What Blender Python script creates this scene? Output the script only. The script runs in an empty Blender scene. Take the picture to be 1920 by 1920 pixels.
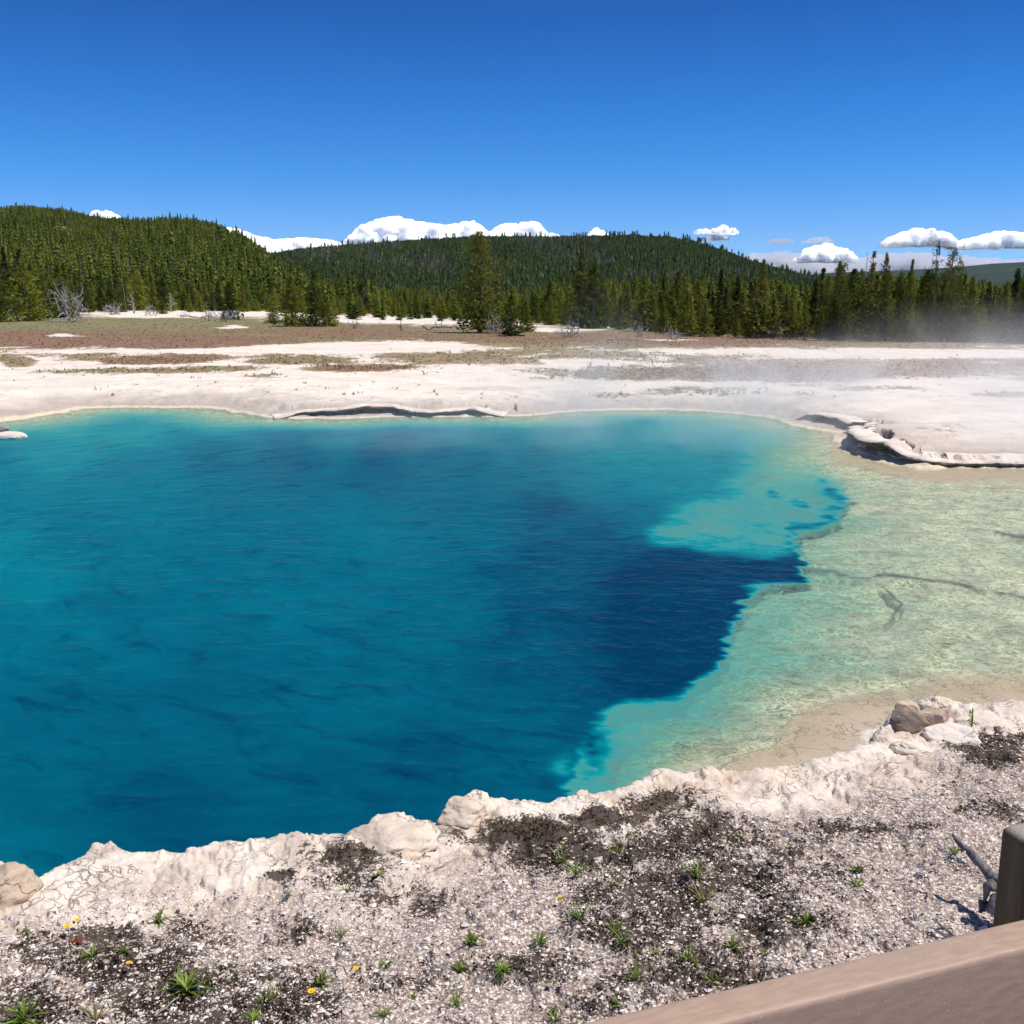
import bpy, math, random
import numpy as np
from mathutils import Vector, Matrix

sc = bpy.context.scene
COL = sc.collection
RAD = math.radians
random.seed(7)
RNG = np.random.default_rng(11)

# ------------------------------------------------------------------ camera, sky, sun, exposure
F = 1920.0                       # focal length in photo pixels (photo is 1920 wide)
HOR = 565.0                      # row of the horizon in the photo
CAM_H = 3.0                      # camera height above the water
PITCH = math.atan((960 - HOR) / F)
cam_d = bpy.data.cameras.new("camera"); cam = bpy.data.objects.new("camera", cam_d); COL.objects.link(cam)
cam_d.sensor_width = 36.0; cam_d.lens = 36.0
cam.location = (0, 0, CAM_H); cam.rotation_euler = (math.pi / 2 - PITCH, 0, 0)
cam_d.clip_start = 0.05; cam_d.clip_end = 60000
sc.camera = cam

SUN_EL, SUN_AZ = 65.0, 98.0      # azimuth measured from the view direction towards the right
world = bpy.data.worlds.new("World"); sc.world = world; world.use_nodes = True
wn = world.node_tree.nodes; wl = world.node_tree.links; wn.clear()
sky = wn.new('ShaderNodeTexSky'); sky.sky_type = 'NISHITA'; sky.sun_disc = False
sky.sun_elevation = RAD(SUN_EL); sky.sun_rotation = RAD(SUN_AZ)
sky.altitude = 2200; sky.air_density = 1.0; sky.dust_density = 0.25; sky.ozone_density = 2.6
hs = wn.new('ShaderNodeHueSaturation'); hs.inputs['Saturation'].default_value = 1.12
hs.inputs['Hue'].default_value = 0.503
wbg = wn.new('ShaderNodeBackground'); wbg.inputs['Strength'].default_value = 0.115
wo = wn.new('ShaderNodeOutputWorld')
# clear mountain air: deepen the blue of the sky by height above the horizon
tc = wn.new('ShaderNodeTexCoord'); sx = wn.new('ShaderNodeSeparateXYZ'); wl.new(tc.outputs['Generated'], sx.inputs[0])
sr = wn.new('ShaderNodeValToRGB'); wl.new(sx.outputs['Z'], sr.inputs[0])
_st = [(0.0, (.50, .74, 1.26)), (.057, (.43, .71, 1.14)), (.105, (.24, .66, 1.11)), (.173, (.125, .57, 1.03)), (.25, (.075, .42, .84)), (.48, (.85, .82, .82))]
while len(sr.color_ramp.elements) < len(_st): sr.color_ramp.elements.new(.5)
for _e, (_p, _c) in zip(sr.color_ramp.elements, _st): _e.position = _p; _e.color = (*_c, 1)
sm = wn.new('ShaderNodeMix'); sm.data_type = 'RGBA'; sm.blend_type = 'MULTIPLY'; sm.inputs[0].default_value = 1.0
wl.new(sky.outputs[0], hs.inputs['Color']); wl.new(hs.outputs[0], sm.inputs[6]); wl.new(sr.outputs[0], sm.inputs[7]); wl.new(sm.outputs[2], wbg.inputs['Color']); wl.new(wbg.outputs[0], wo.inputs['Surface'])

sd_ = bpy.data.lights.new("sun", 'SUN'); sd_.energy = 4.4; sd_.angle = RAD(0.5); sd_.color = (1.0, 0.935, 0.85)
sun = bpy.data.objects.new("sun", sd_); COL.objects.link(sun)
sv = Vector((math.cos(RAD(SUN_EL)) * math.sin(RAD(SUN_AZ)), math.cos(RAD(SUN_EL)) * math.cos(RAD(SUN_AZ)), math.sin(RAD(SUN_EL))))
sun.rotation_euler = sv.to_track_quat('Z', 'Y').to_euler(); sun.location = (30, 10, 60)

sc.view_settings.view_transform = 'Standard'; sc.view_settings.look = 'None'
sc.view_settings.exposure = 0.12; sc.view_settings.gamma = 1.0; sc.view_settings.use_curve_mapping = False
sc.render.engine = 'CYCLES'
sc.cycles.use_denoising = True
sc.cycles.max_bounces = 8; sc.cycles.transparent_max_bounces = 16
sc.cycles.diffuse_bounces = 3; sc.cycles.glossy_bounces = 3; sc.cycles.volume_bounces = 3
sc.cycles.volume_step_rate = 4.0; sc.cycles.volume_max_steps = 128
sc.cycles.sample_clamp_indirect = 6

# ------------------------------------------------------------------ small helpers
CP, SP = math.cos(PITCH), math.sin(PITCH)

def ray(px, py):
    a = (np.asarray(px, float) - 960) / F; b = (np.asarray(py, float) - 960) / F
    return a, CP - SP * b, -(SP + CP * b)            # x, y(forward), z of the ray

def to_px(x, y, z):
    dz = z - CAM_H
    cz = y * CP - dz * SP; cy = -(y * SP + dz * CP)  # depth, down
    cz = np.maximum(cz, 0.05)
    return 960 + F * x / cz, 960 + F * cy / cz

def _h3(ix, iy, iz, seed):
    h = (ix * 374761393 + iy * 668265263 + iz * 2147483647 + seed * 1274126177) & 0xffffffff
    h = ((h ^ (h >> 13)) * 1274126177) & 0xffffffff
    h = ((h ^ (h >> 16)) * 2246822519) & 0xffffffff
    return ((h ^ (h >> 15)) & 0xffff) / 65535.0

def vnoise(x, y, z=None, seed=0):
    x = np.asarray(x, float); y = np.asarray(y, float)
    ix = np.floor(x).astype(np.int64); iy = np.floor(y).astype(np.int64)
    fx = x - ix; fy = y - iy; fx = fx * fx * (3 - 2 * fx); fy = fy * fy * (3 - 2 * fy)
    def plane(iz):
        a = _h3(ix, iy, iz, seed); b = _h3(ix + 1, iy, iz, seed); c = _h3(ix, iy + 1, iz, seed); d = _h3(ix + 1, iy + 1, iz, seed)
        return (a * (1 - fx) + b * fx) * (1 - fy) + (c * (1 - fx) + d * fx) * fy
    if z is None:
        return plane(0)
    z = np.asarray(z, float); iz = np.floor(z).astype(np.int64); fz = z - iz; fz = fz * fz * (3 - 2 * fz)
    return plane(iz) * (1 - fz) + plane(iz + 1) * fz

def fbm(x, y, z=None, octv=4, seed=0, gain=0.5):
    s = 0; a = 1.0; t = 0
    for o in range(octv):
        k = 2.03 ** o
        s = s + a * vnoise(x * k + 17.3 * o, y * k - 9.1 * o, None if z is None else z * k + 3.7 * o, seed + o); t += a; a *= gain
    return s / t                                         # 0..1

def sstep(a, b, x):
    t = np.clip((x - a) / (b - a), 0, 1); return t * t * (3 - 2 * t)

def new_mesh(name, v, f, mats=None, smooth=False, attrs=None, mat_idx=None):
    me = bpy.data.meshes.new(name)
    v = np.asarray(v, np.float32); f = np.asarray(f, np.int32)
    n = f.shape[1]
    me.vertices.add(len(v)); me.vertices.foreach_set("co", v.ravel())
    me.loops.add(f.size); me.loops.foreach_set("vertex_index", f.ravel())
    me.polygons.add(len(f)); me.polygons.foreach_set("loop_start", np.arange(0, f.size, n, dtype=np.int32))
    me.polygons.foreach_set("loop_total", np.full(len(f), n, np.int32))
    me.polygons.foreach_set("use_smooth", np.full(len(f), smooth, bool))
    if mat_idx is not None: me.polygons.foreach_set("material_index", np.asarray(mat_idx, np.int32))
    me.update(calc_edges=True)
    for m in (mats or []): me.materials.append(m)
    for k, a in (attrs or {}).items():
        at = me.attributes.new(k, 'FLOAT', 'POINT'); at.data.foreach_set('value', np.asarray(a, np.float32))
    return me

def link(name, data, parent=None):
    o = bpy.data.objects.new(name, data); COL.objects.link(o)
    if parent is not None: o.parent = parent
    return o

def tag(o, label, cat, group=None):
    o["label"] = label; o["category"] = cat
    if group: o["group"] = group
    return o

def empty(name, loc, rz=0.0, s=1.0):
    e = bpy.data.objects.new(name, None); COL.objects.link(e); e.location = loc; e.rotation_euler = (0, 0, rz); e.scale = (s, s, s)
    e.empty_display_size = 0.2
    return e

class NT:
    def __init__(s, name):
        s.m = bpy.data.materials.new(name); s.m.use_nodes = True; s.t = s.m.node_tree; s.t.nodes.clear()
        s.out = s.t.nodes.new('ShaderNodeOutputMaterial')
    def n(s, typ, **kw):
        nd = s.t.nodes.new(typ)
        for k, v in kw.items():
            if k.startswith('i_'):
                k2 = k[2:]; key = int(k2) if k2.isdigit() else k2.replace('_', ' ')
                if hasattr(v, 'is_output') or isinstance(v, bpy.types.NodeSocket): s.t.links.new(v, nd.inputs[key])
                else: nd.inputs[key].default_value = v
            else: setattr(nd, k, v)
        return nd
    def link(s, a, b): s.t.links.new(a, b)
    def attr(s, name): return s.n('ShaderNodeAttribute', attribute_name=name).outputs['Fac']
    def math(s, op, a, b=0.0, c=None, clamp=False):
        nd = s.n('ShaderNodeMath', operation=op, use_clamp=clamp)
        for i, v in enumerate([a, b] + ([c] if c is not None else [])):
            if isinstance(v, bpy.types.NodeSocket): s.link(v, nd.inputs[i])
            else: nd.inputs[i].default_value = v
        return nd.outputs[0]
    def mix(s, fac, a, b):
        nd = s.n('ShaderNodeMix', data_type='RGBA')
        for key, v in ((0, fac), (6, a), (7, b)):
            if isinstance(v, bpy.types.NodeSocket): s.link(v, nd.inputs[key])
            else: nd.inputs[key].default_value = (v if key == 0 else (v[0], v[1], v[2], 1.0))
        return nd.outputs[2]
    def ramp(s, fac, stops, interp='LINEAR'):
        nd = s.n('ShaderNodeValToRGB'); cr = nd.color_ramp; cr.interpolation = interp
        while len(cr.elements) < len(stops): cr.elements.new(0.5)
        for e, (p, c) in zip(cr.elements, stops):
            e.position = p; e.color = (c, c, c, 1) if not hasattr(c, '__len__') else (c[0], c[1], c[2], 1)
        s.link(fac, nd.inputs[0]); return nd.outputs['Color']
    def mr(s, v, a, b, c=0.0, d=1.0, typ='SMOOTHSTEP'):
        nd = s.n('ShaderNodeMapRange', interpolation_type=typ); s.link(v, nd.inputs[0])
        for i, q in enumerate((a, b, c, d)): nd.inputs[i + 1].default_value = q
        return nd.outputs[0]
    def noise(s, scale, detail=4, rough=0.55, vec=None, dist=0.0):
        nd = s.n('ShaderNodeTexNoise'); nd.inputs['Scale'].default_value = scale; nd.inputs['Detail'].default_value = detail
        nd.inputs['Roughness'].default_value = rough; nd.inputs['Distortion'].default_value = dist
        if vec is not None: s.link(vec, nd.inputs['Vector'])
        return nd.outputs['Fac']
    def vor(s, scale, feature='F1', vec=None, out='Distance', rnd=1.0):
        nd = s.n('ShaderNodeTexVoronoi', feature=feature); nd.inputs['Scale'].default_value = scale; nd.inputs['Randomness'].default_value = rnd
        if vec is not None: s.link(vec, nd.inputs['Vector'])
        return nd.outputs[out]
    def mapping(s, scale=(1, 1, 1), rot=(0, 0, 0), vec=None):
        if vec is None: vec = s.n('ShaderNodeNewGeometry').outputs['Position']
        nd = s.n('ShaderNodeMapping'); nd.inputs['Scale'].default_value = scale; nd.inputs['Rotation'].default_value = rot
        s.link(vec, nd.inputs['Vector']); return nd.outputs[0]
    def bsdf(s, color, rough=0.9, spec=0.3, normal=None, **kw):
        b = s.n('ShaderNodeBsdfPrincipled')
        if isinstance(color, bpy.types.NodeSocket): s.link(color, b.inputs['Base Color'])
        else: b.inputs['Base Color'].default_value = (*color, 1)
        if isinstance(rough, bpy.types.NodeSocket): s.link(rough, b.inputs['Roughness'])
        else: b.inputs['Roughness'].default_value = rough
        b.inputs['Specular IOR Level'].default_value = spec
        if normal is not None: s.link(normal, b.inputs['Normal'])
        return b
    def bump(s, h, strength=0.5, dist=0.02, normal=None):
        b = s.n('ShaderNodeBump'); b.inputs['Strength'].default_value = strength; b.inputs['Distance'].default_value = dist
        s.link(h, b.inputs['Height'])
        if normal is not None: s.link(normal, b.inputs['Normal'])
        return b.outputs[0]
    def done(s, shader): s.link(shader, s.out.inputs['Surface']); return s.m

# ------------------------------------------------------------------ the lie of the land
# pool outline, traced clockwise: (px, py, height of the traced edge, setback, step height, step width)
SH = [(-420, 870, 0, .1, .10, .5), (-160, 812, 0, .1, .10, .5), (0, 790, 0, .02, .12, .25), (60, 783, 0, .02, .12, .25), (112, 774, 0, .05, .1, .3),
      (150, 766, 0, .3, .1, .8), (230, 763, 0, .4, .12, .8), (290, 764, 0, .4, .12, .8), (400, 765, 0, .4, .12, .8), (440, 772, 0, .5, .14, .7),
      (500, 782, 0, .6, .2, .3), (560, 785, 0, .5, .21, .10), (640, 785, 0, .45, .23, .08), (720, 783, 0, .45, .22, .08), (800, 781, 0, .5, .22, .1), (920, 781, 0, .5, .21, .1), (1000, 780, 0, .4, .18, .5),
      (1050, 774, 0, .3, .14, .7), (1090, 770, 0, .35, .12, .8), (1200, 768, 0, .4, .12, .8), (1300, 770, 0, .4, .12, .8), (1400, 778, 0, .4, .13, .6),
      (1450, 784, 0, .4, .15, .5), (1480, 797, 0, .55, .2, .4), (1520, 804, 0, .55, .21, .12), (1562, 812, 0, .6, .23, .1), (1572, 828, 0, .35, .32, .08), (1600, 848, 0, .3, .34, .06),
      (1640, 862, 0, .3, .32, .06), (1690, 872, 0, .3, .24, .08), (1740, 879, 0, .3, .2, .12), (1780, 873, 0, .12, .15, .2), (1850, 876, 0, .15, .13, .2), (1930, 878, 0, .15, .13, .2), (2100, 885, 0, .2, .13, .3),
      (2380, 930, 0, .2, .15, .3), (2520, 1060, 0, .2, .15, .3), (2330, 1230, .1, .1, .15, .2),
      (2080, 1295, .15, .02, .17, .12), (1930, 1312, .15, .02, .17, .1), (1840, 1322, .15, .02, .17, .1), (1770, 1322, .12, .02, .16, .1), (1700, 1335, .1, .02, .14, .12), (1640, 1348, .1, .02, .14, .12), (1625, 1385, .12, .02, .15, .1),
      (1560, 1412, .15, .01, .17, .08), (1480, 1433, .15, .01, .17, .08), (1400, 1448, .16, .01, .18, .08), (1330, 1440, .17, .01, .19, .08), (1240, 1446, .18, .01, .2, .08), (1170, 1462, .19, .01, .2, .08),
      (1100, 1480, .2, .01, .22, .07), (1025, 1499, .2, .01, .22, .07), (940, 1494, .22, .01, .24, .07), (880, 1494, .22, .01, .24, .07), (845, 1508, .22, .01, .24, .07), (825, 1530, .22, .01, .22, .07),
      (760, 1528, .2, .01, .22, .07), (700, 1538, .2, .01, .22, .07), (655, 1562, .2, .01, .22, .07), (560, 1560, .2, .01, .22, .07), (470, 1576, .2, .01, .22, .07), (420, 1568, .2, .01, .22, .07),
      (350, 1577, .2, .01, .22, .07), (265, 1582, .2, .01, .22, .07), (215, 1569, .2, .01, .22, .07), (160, 1588, .2, .01, .22, .07), (130, 1606, .2, .01, .22, .07), (60, 1630, .2, .01, .2, .07),
      (30, 1605, .22, .01, .24, .07), (-20, 1598, .22, .01, .24, .07), (-250, 1640, .2, .01, .2, .08), (-800, 1560, .2, .01, .2, .1), (-1250, 1250, .1, .05, .2, .1), (-1000, 980, 0, .1, .12, .3)]
SH = np.array(SH, float)
_rx, _ry, _rz = ray(SH[:, 0], SH[:, 1]); _t = (CAM_H - SH[:, 2]) / (-_rz)
POLY = np.stack([_rx * _t, _ry * _t], 1); PATT = SH[:, 3:]

def shore(x, y):
    """signed distance to the waterline (negative in the water) and the bank attributes of its nearest point"""
    best = np.full(x.shape, 1e18); att = np.zeros(x.shape + (3,)); inside = np.zeros(x.shape, bool)
    n = len(POLY)
    for i in range(n):
        a = POLY[i]; b = POLY[(i + 1) % n]; d = b - a; L2 = d @ d
        t = np.clip(((x - a[0]) * d[0] + (y - a[1]) * d[1]) / L2, 0, 1)
        q = (x - a[0] - t * d[0]) ** 2 + (y - a[1] - t * d[1]) ** 2
        m = q < best
        best = np.where(m, q, best)
        w = PATT[i] * (1 - t[..., None]) + PATT[(i + 1) % n] * t[..., None]
        att = np.where(m[..., None], w, att)
        c = ((a[1] > y) != (b[1] > y)) & (x < (b[0] - a[0]) * (y - a[1]) / (b[1] - a[1] + 1e-12) + a[0])
        inside ^= c
    s = np.sqrt(best); return np.where(inside, -s, s), att

def poly_sd_px(px, py, P):
    """signed distance, in photo pixels, to a traced polygon; negative inside"""
    P = np.array(P, float); best = np.full(px.shape, 1e18); inside = np.zeros(px.shape, bool)
    for i in range(len(P)):
        a = P[i]; b = P[(i + 1) % len(P)]; d = b - a
        t = np.clip(((px - a[0]) * d[0] + (py - a[1]) * d[1]) / (d @ d), 0, 1)
        best = np.minimum(best, (px - a[0] - t * d[0]) ** 2 + (py - a[1] - t * d[1]) ** 2)
        inside ^= ((a[1] > py) != (b[1] > py)) & (px < (b[0] - a[0]) * (py - a[1]) / (b[1] - a[1] + 1e-12) + a[0])
    s = np.sqrt(best); return np.where(inside, -s, s)

def plain(x, y):
    r = np.hypot(x, y)
    z = .33 + .22 * sstep(18, 55, y) + 1.0 * sstep(60, 170, y) * sstep(.05, -.38, x / np.maximum(y, 1))
    z = z + .10 * (fbm(x * .12, y * .12, octv=3, seed=5) - .5) * sstep(12, 30, r)
    z = z + .04 * (fbm(x * .9, y * .9, octv=3, seed=6) - .5)
    return z

def land(x, y, fine=True):
    """height of the ground, and its masks"""
    sd, at = shore(x, y)
    far = sstep(9, 14, y)
    # ragged bank edge
    sdn = sd + (fbm(x * 3.1, y * 3.1, octv=4, seed=1) - .5) * (.14 + .41 * far) + (vnoise(x * 11, y * 11, seed=2) - .5) * (.03 + .05 * far)
    sb, sh, sw = at[..., 0], at[..., 1], at[..., 2]
    sb2 = sb * (1 + (fbm(x * 1.3, y * 1.3, octv=2, seed=9) - .5) * .9) + (fbm(x * 2.2, y * 2.2, octv=3, seed=10) - .5) * .22 * (sb > .2) + .26 * ((sh > .19) & (y > 13))
    big = (sh > .19) & (y > 13); sh = sh * np.where(big, .85 + .3 * fbm(x * .9, y * .9, octv=3, seed=11), 1); sw = sw * (1 + 3.2 * big * sstep(.45, .7, fbm(x * 1.7, y * 1.7, octv=2, seed=12)))
    beach = .035 * sstep(0, .25, sdn) + .03 * np.clip(sdn / np.maximum(sb, .01), 0, 1) * (sb > .1)
    step = (sh - .03) * sstep(0, 1, (sdn - sb2) / sw)
    base = beach + step
    pl = plain(x, y)
    t = sstep(.1, 3.2, sdn)
    out = base * (1 - t) + pl * t
    if fine:
        near = 1 - sstep(7, 12, y)
        out = out + near * sstep(.0, .1, sdn) * ((fbm(x * 2.2, y * 2.2, octv=5, seed=21, gain=.6) - .5) * .13 + (fbm(x * 9, y * 9, octv=4, seed=22, gain=.65) - .5) * .034 + sstep(.50, .55, fbm(x * 2.6, y * 2.6, octv=5, seed=24, gain=.6)) * .03 + sstep(.52, .57, fbm(x * 5.5, y * 5.5, octv=4, seed=26, gain=.6)) * .014)
        # rounded lumps along the lip
        out = out + near * np.exp(-((sdn - .16) / .16) ** 2) * .05 * (fbm(x * 1.7, y * 1.7, octv=2, seed=23))
        # tiny terraces on the far side
        out = out + far * sstep(.2, .8, sdn) * (1 - sstep(35, 60, y)) * (fbm(x * 2.5, y * 2.5, octv=4, seed=25) - .5) * .06
    return out, sdn, sd

# shapes in the water, traced on the photo
SHELF = [(1050, 1500), (1082, 1440), (1085, 1385), (1105, 1345), (1160, 1322), (1240, 1312), (1300, 1292), (1345, 1255), (1350, 1215), (1375, 1165), (1392, 1112), (1420, 1100), (1500, 1102),
         (1512, 1070), (1492, 1035), (1500, 1000), (1548, 985), (1592, 950), (1580, 905), (1545, 870), (1555, 835), (1530, 805), (1440, 775), (1800, 840), (2900, 840), (2900, 1700), (1050, 1700)]
HOLE = [(1205, 1022), (1300, 1030), (1400, 1050), (1445, 1050), (1488, 1030), (1525, 1058), (1508, 1102), (1398, 1106), (1378, 1160), (1352, 1210), (1346, 1252), (1285, 1294), (1215, 1312),
        (1140, 1318), (1085, 1280), (1065, 1220), (1080, 1140), (1110, 1075), (1150, 1035)]
PATCH = [(1210, 1012), (1245, 972), (1300, 940), (1370, 915), (1450, 880), (1540, 862), (1560, 905), (1530, 930), (1540, 960), (1490, 990), (1485, 1025), (1440, 1050), (1400, 1046), (1300, 1026)]
LINK = [(1370, 900), (1430, 862), (1480, 838), (1530, 822), (1600, 850), (1640, 900), (1620, 980), (1560, 1010), (1500, 1010), (1470, 960)]
CLEFT = [(1545, 905), (1560, 925), (1585, 945), (1550, 960), None, (1560, 975), (1525, 990), (1490, 992), None, (1450, 925), (1475, 932), (1505, 944)]
# (px, py, colour depth) of the open water
CTRL = [(0, 870, .60), (60, 850, .50), (0, 960, .62), (0, 1050, .55), (60, 1100, .60), (0, 1200, .70), (150, 1000, .68), (250, 880, .64), (250, 810, .46), (120, 800, .42), (400, 800, .44), (400, 850, .72), (560, 870, .80), (700, 870, .83), (640, 815, .60), (820, 850, .78),
        (850, 805, .55), (1000, 800, .50), (1000, 850, .72), (1100, 815, .52), (1150, 850, .58), (1250, 805, .48), (1280, 850, .55), (1400, 830, .62), (1480, 830, .66), (1250, 900, .60), (1100, 900, .66), (1180, 960, .74), (900, 900, .76), (1030, 950, .88),
        (1120, 1000, .86), (1020, 1050, .86), (900, 1000, .76), (700, 1000, .72), (500, 950, .74), (400, 1050, .70), (200, 1150, .72), (600, 1150, .74), (850, 1150, .76), (1000, 1150, .88), (960, 1250, .86), (1080, 1330, .84), (1000, 1400, .82), (700, 1300, .78),
        (400, 1300, .77), (100, 1350, .76), (0, 1300, .74), (100, 1500, .78), (0, 1590, .72), (300, 1500, .83), (600, 1480, .85), (800, 1430, .86), (950, 1460, .82), (-400, 1000, .62), (-800, 1300, .7)]
CTRL = np.array(CTRL, float)
CTRL[:, 2] = np.where(CTRL[:, 0] < 420, CTRL[:, 2] + .06, CTRL[:, 2] + .02)

def cracks_px(px, py):
    d = 1e9
    for L in ([(1510, 1072), (1600, 1080), (1700, 1084), (1790, 1096), (1860, 1104), (1925, 1125)], [(1650, 1100), (1690, 1130), (1660, 1170)], [(1870, 1000), (1930, 1010)]):
        for a, b in zip(L[:-1], L[1:]):
            a = np.array(a, float); b = np.array(b, float); e = b - a
            t = np.clip(((px - a[0]) * e[0] + (py - a[1]) * e[1]) / (e @ e), 0, 1)
            d = np.minimum(d, np.hypot(px - a[0] - t * e[0], (py - a[1] - t * e[1]) * 1.4))
    return d

def water_v(x, y, sd, crack=0.0):
    """0 = bank, about .2 = pale shelf, .75 = open pool, 1 = the vent"""
    px, py = to_px(x, y, 0 * x)
    # refraction by the ripples shakes the outlines of what lies below
    k = np.clip((py - 560) / 600, .15, 1.6)
    wx = (fbm(x * 1.2, y * 5.0, octv=4, seed=31, gain=.5) - .5) * 62 * k + (vnoise(x * 6, y * 26, seed=33) - .5) * 15 * k
    wy = (fbm(x * 1.6, y * 3.0, octv=4, seed=32) - .5) * 46 * k
    qx, qy = px + wx, py + wy
    w = 1.0 / (((qx[..., None] - CTRL[:, 0]) / 1.0) ** 2 + ((qy[..., None] - CTRL[:, 1]) * (1.6)) ** 2 + 1500) ** 1.7
    v = (w * CTRL[:, 2]).sum(-1) / w.sum(-1)
    dh = poly_sd_px(qx, qy, HOLE)
    left = sstep(1250, 1080, px)
    v = v + (1.0 - v) * sstep(12 + 60 * left, -14 - 105 * left, dh)
    dp = poly_sd_px(qx, qy, PATCH)
    v = v + ((.42 + .26 * (fbm(x * 1.8, y * 1.8, octv=4, seed=37) - .5) + .12 * sstep(970, 880, py)) - v) * sstep(16 + 30 * sstep(980, 900, py), -16 - 30 * sstep(980, 900, py), dp)
    dk = poly_sd_px(qx, qy, LINK); v = v + ((.36 + .20 * (fbm(x * 1.6, y * 1.6, octv=4, seed=43) - .5)) - v) * sstep(34, -26, dk)
    cl = 1e9
    for P0, P1_ in zip(CLEFT[:-1], CLEFT[1:]):
        if P0 is None or P1_ is None: continue
        ex, ey = P1_[0] - P0[0], P1_[1] - P0[1]; t_ = np.clip(((qx - P0[0]) * ex + (qy - P0[1]) * ey) / (ex * ex + ey * ey), 0, 1); cl = np.minimum(cl, np.hypot(qx - P0[0] - t_ * ex, (qy - P0[1] - t_ * ey) * 1.2))
    cleft = np.exp(-(cl / 11.0) ** 2) * np.clip(fbm(x * 3, y * 3, octv=3, seed=44) * 2.2 - .45, 0, 1)
    ds = poly_sd_px(qx, qy, SHELF)
    sh = .30 - .22 * sstep(1150, 1850, px) + .06 * sstep(1000, 1300, py) * sstep(1500, 1250, px) + .12 * (fbm(x * 1.6, y * 1.6, octv=4, seed=38) - .5)
    c = cracks_px(qx * .35 + px * .65, qy * .35 + py * .65)
    sh = sh + crack * .5 * np.exp(-(c / 4.5) ** 2) * (fbm(x * 3, y * 3, octv=2, seed=39) + .25)
    sh = sh + .50 * np.exp(-(((px - 1110) / 26) ** 2 + ((py - 1405) / 42) ** 2)) * fbm(x * 8, y * 8, octv=2, seed=40) * 2.2
    v = v + (sh - v) * sstep(9, -9, ds)
    v = v + (.80 - v) * cleft
    v = v + (.36 - v) * .8 * np.exp(-(((qx - 1052) / 22) ** 2 + ((qy - 1440) / 22) ** 2))
    # shallows by the far bank and by the tan beaches of the near right bank
    far = sstep(12, 16, y)
    v = v * (1 - far * (1 - sstep(0.0, 3.5, -sd)) * .78)
    nr = sstep(1150, 1330, px) * (1 - far)
    v = v * (1 - nr * (1 - sstep(0.1, 1.5, -sd + .3 * (fbm(x * 2, y * 2, octv=3, seed=41) - .5))))
    return np.clip(v, 0, 1)

def fan(rows, cols):
    R, A = np.meshgrid(rows, cols, indexing='ij'); x = R * np.sin(A); y = R * np.cos(A)
    nr, nc = R.shape; i = np.arange(nr - 1)[:, None] * nc + np.arange(nc - 1)[None, :]
    f = np.stack([i, i + nc, i + nc + 1, i + 1], -1).reshape(-1, 4)
    return x, y, f[:, ::-1]

def geo(a, b, st):
    n = max(2, int(math.log(b / a) / st)); return list(np.exp(np.linspace(math.log(a), math.log(b), n, endpoint=False)))

# ------------------------------------------------------------------ ground
# (px, py, rx, ry, amount, red) patches of low vegetation on the far plain
VEG = [(150, 612, 420, 26, 1.1, .2), (500, 625, 320, 20, 1.1, .3), (60, 638, 200, 13, 1.0, .95), (330, 642, 180, 9, .9, .6), (300, 672, 118, 8, 1.0, .8), (150, 668, 90, 7, .7, .3), (300, 694, 200, 6, .8, .2), (10, 676, 30, 10, .9, 0),
       (560, 676, 110, 9, .9, .1), (700, 690, 90, 7, 1.0, .9), (640, 650, 90, 5, .6, .6), (860, 668, 150, 14, .8, .0), (800, 625, 260, 14, 1.0, .35), (1000, 640, 200, 12, .95, .15), (1000, 655, 160, 10, .7, .0), (1120, 665, 140, 8, .7, .05),
       (1300, 636, 330, 17, 1.1, .45), (1650, 634, 420, 18, 1.1, .3), (1300, 672, 160, 9, .55, .2), (1380, 700, 330, 14, .95, .35), (1250, 698, 200, 12, .8, .2), (1600, 690, 330, 17, .9, .4), (1500, 676, 200, 6, .5, .1), (1780, 678, 130, 10, .6, .3), (2100, 690, 330, 20, .9, .4),
       (1330, 736, 110, 9, .42, 0), (1500, 742, 45, 6, .45, .1), (1775, 806, 50, 7, .36, 0), (1640, 728, 90, 4, .45, 0), (520, 706, 50, 5, .5, 0), (1520, 722, 60, 4, .4, 0), (1160, 742, 60, 5, .35, 0), (1890, 740, 60, 5, .5, 0),
       (-300, 640, 300, 30, 1.0, .3), (2300, 640, 400, 22, 1, .3)]
BARE = [(330, 589, 190, 6), (700, 601, 110, 5), (850, 604, 90, 4), (700, 650, 210, 8), (480, 655, 120, 7), (1020, 620, 60, 2.5), (420, 613, 30, 3), (130, 628, 30, 3), (1230, 635, 60, 2), (1600, 657, 260, 3.5), (1850, 661, 120, 5), (1480, 660, 100, 3)]

def veg_mask(x, y, z, sd):
    px, py = to_px(x, y, z)
    px = px + (fbm(x * .25, y * .12, octv=3, seed=51) - .5) * 90; py = py + (fbm(x * .18, y * .08, octv=4, seed=52) - .5) * 12
    v = np.zeros_like(x); red = np.zeros_like(x)
    for cx, cy, rx, ry, a, r in VEG:
        g = a * np.exp(-(np.clip(((px - cx) / rx) ** 2 + ((py - cy) / ry) ** 2, 0, 50)) ** 1.9 * .5)
        red = red + g * r; v = np.maximum(v, g)
    for cx, cy, rx, ry in BARE:
        v = v - 1.0 * np.exp(-(np.clip(((px - cx) / rx) ** 2 + ((py - cy) / ry) ** 2, 0, 50)) ** 1.5 * .8)
    infr = (y > 14)
    v = np.where(infr, v, 0)
    v = np.maximum(v, sstep(90, 130, y) * sstep(-.02, .05, x / np.maximum(y, 1)) )
    v = np.maximum(v, sstep(230, 260, np.hypot(x, y)))
    return np.clip(v, 0, 1), np.clip(red, 0, 1)

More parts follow.
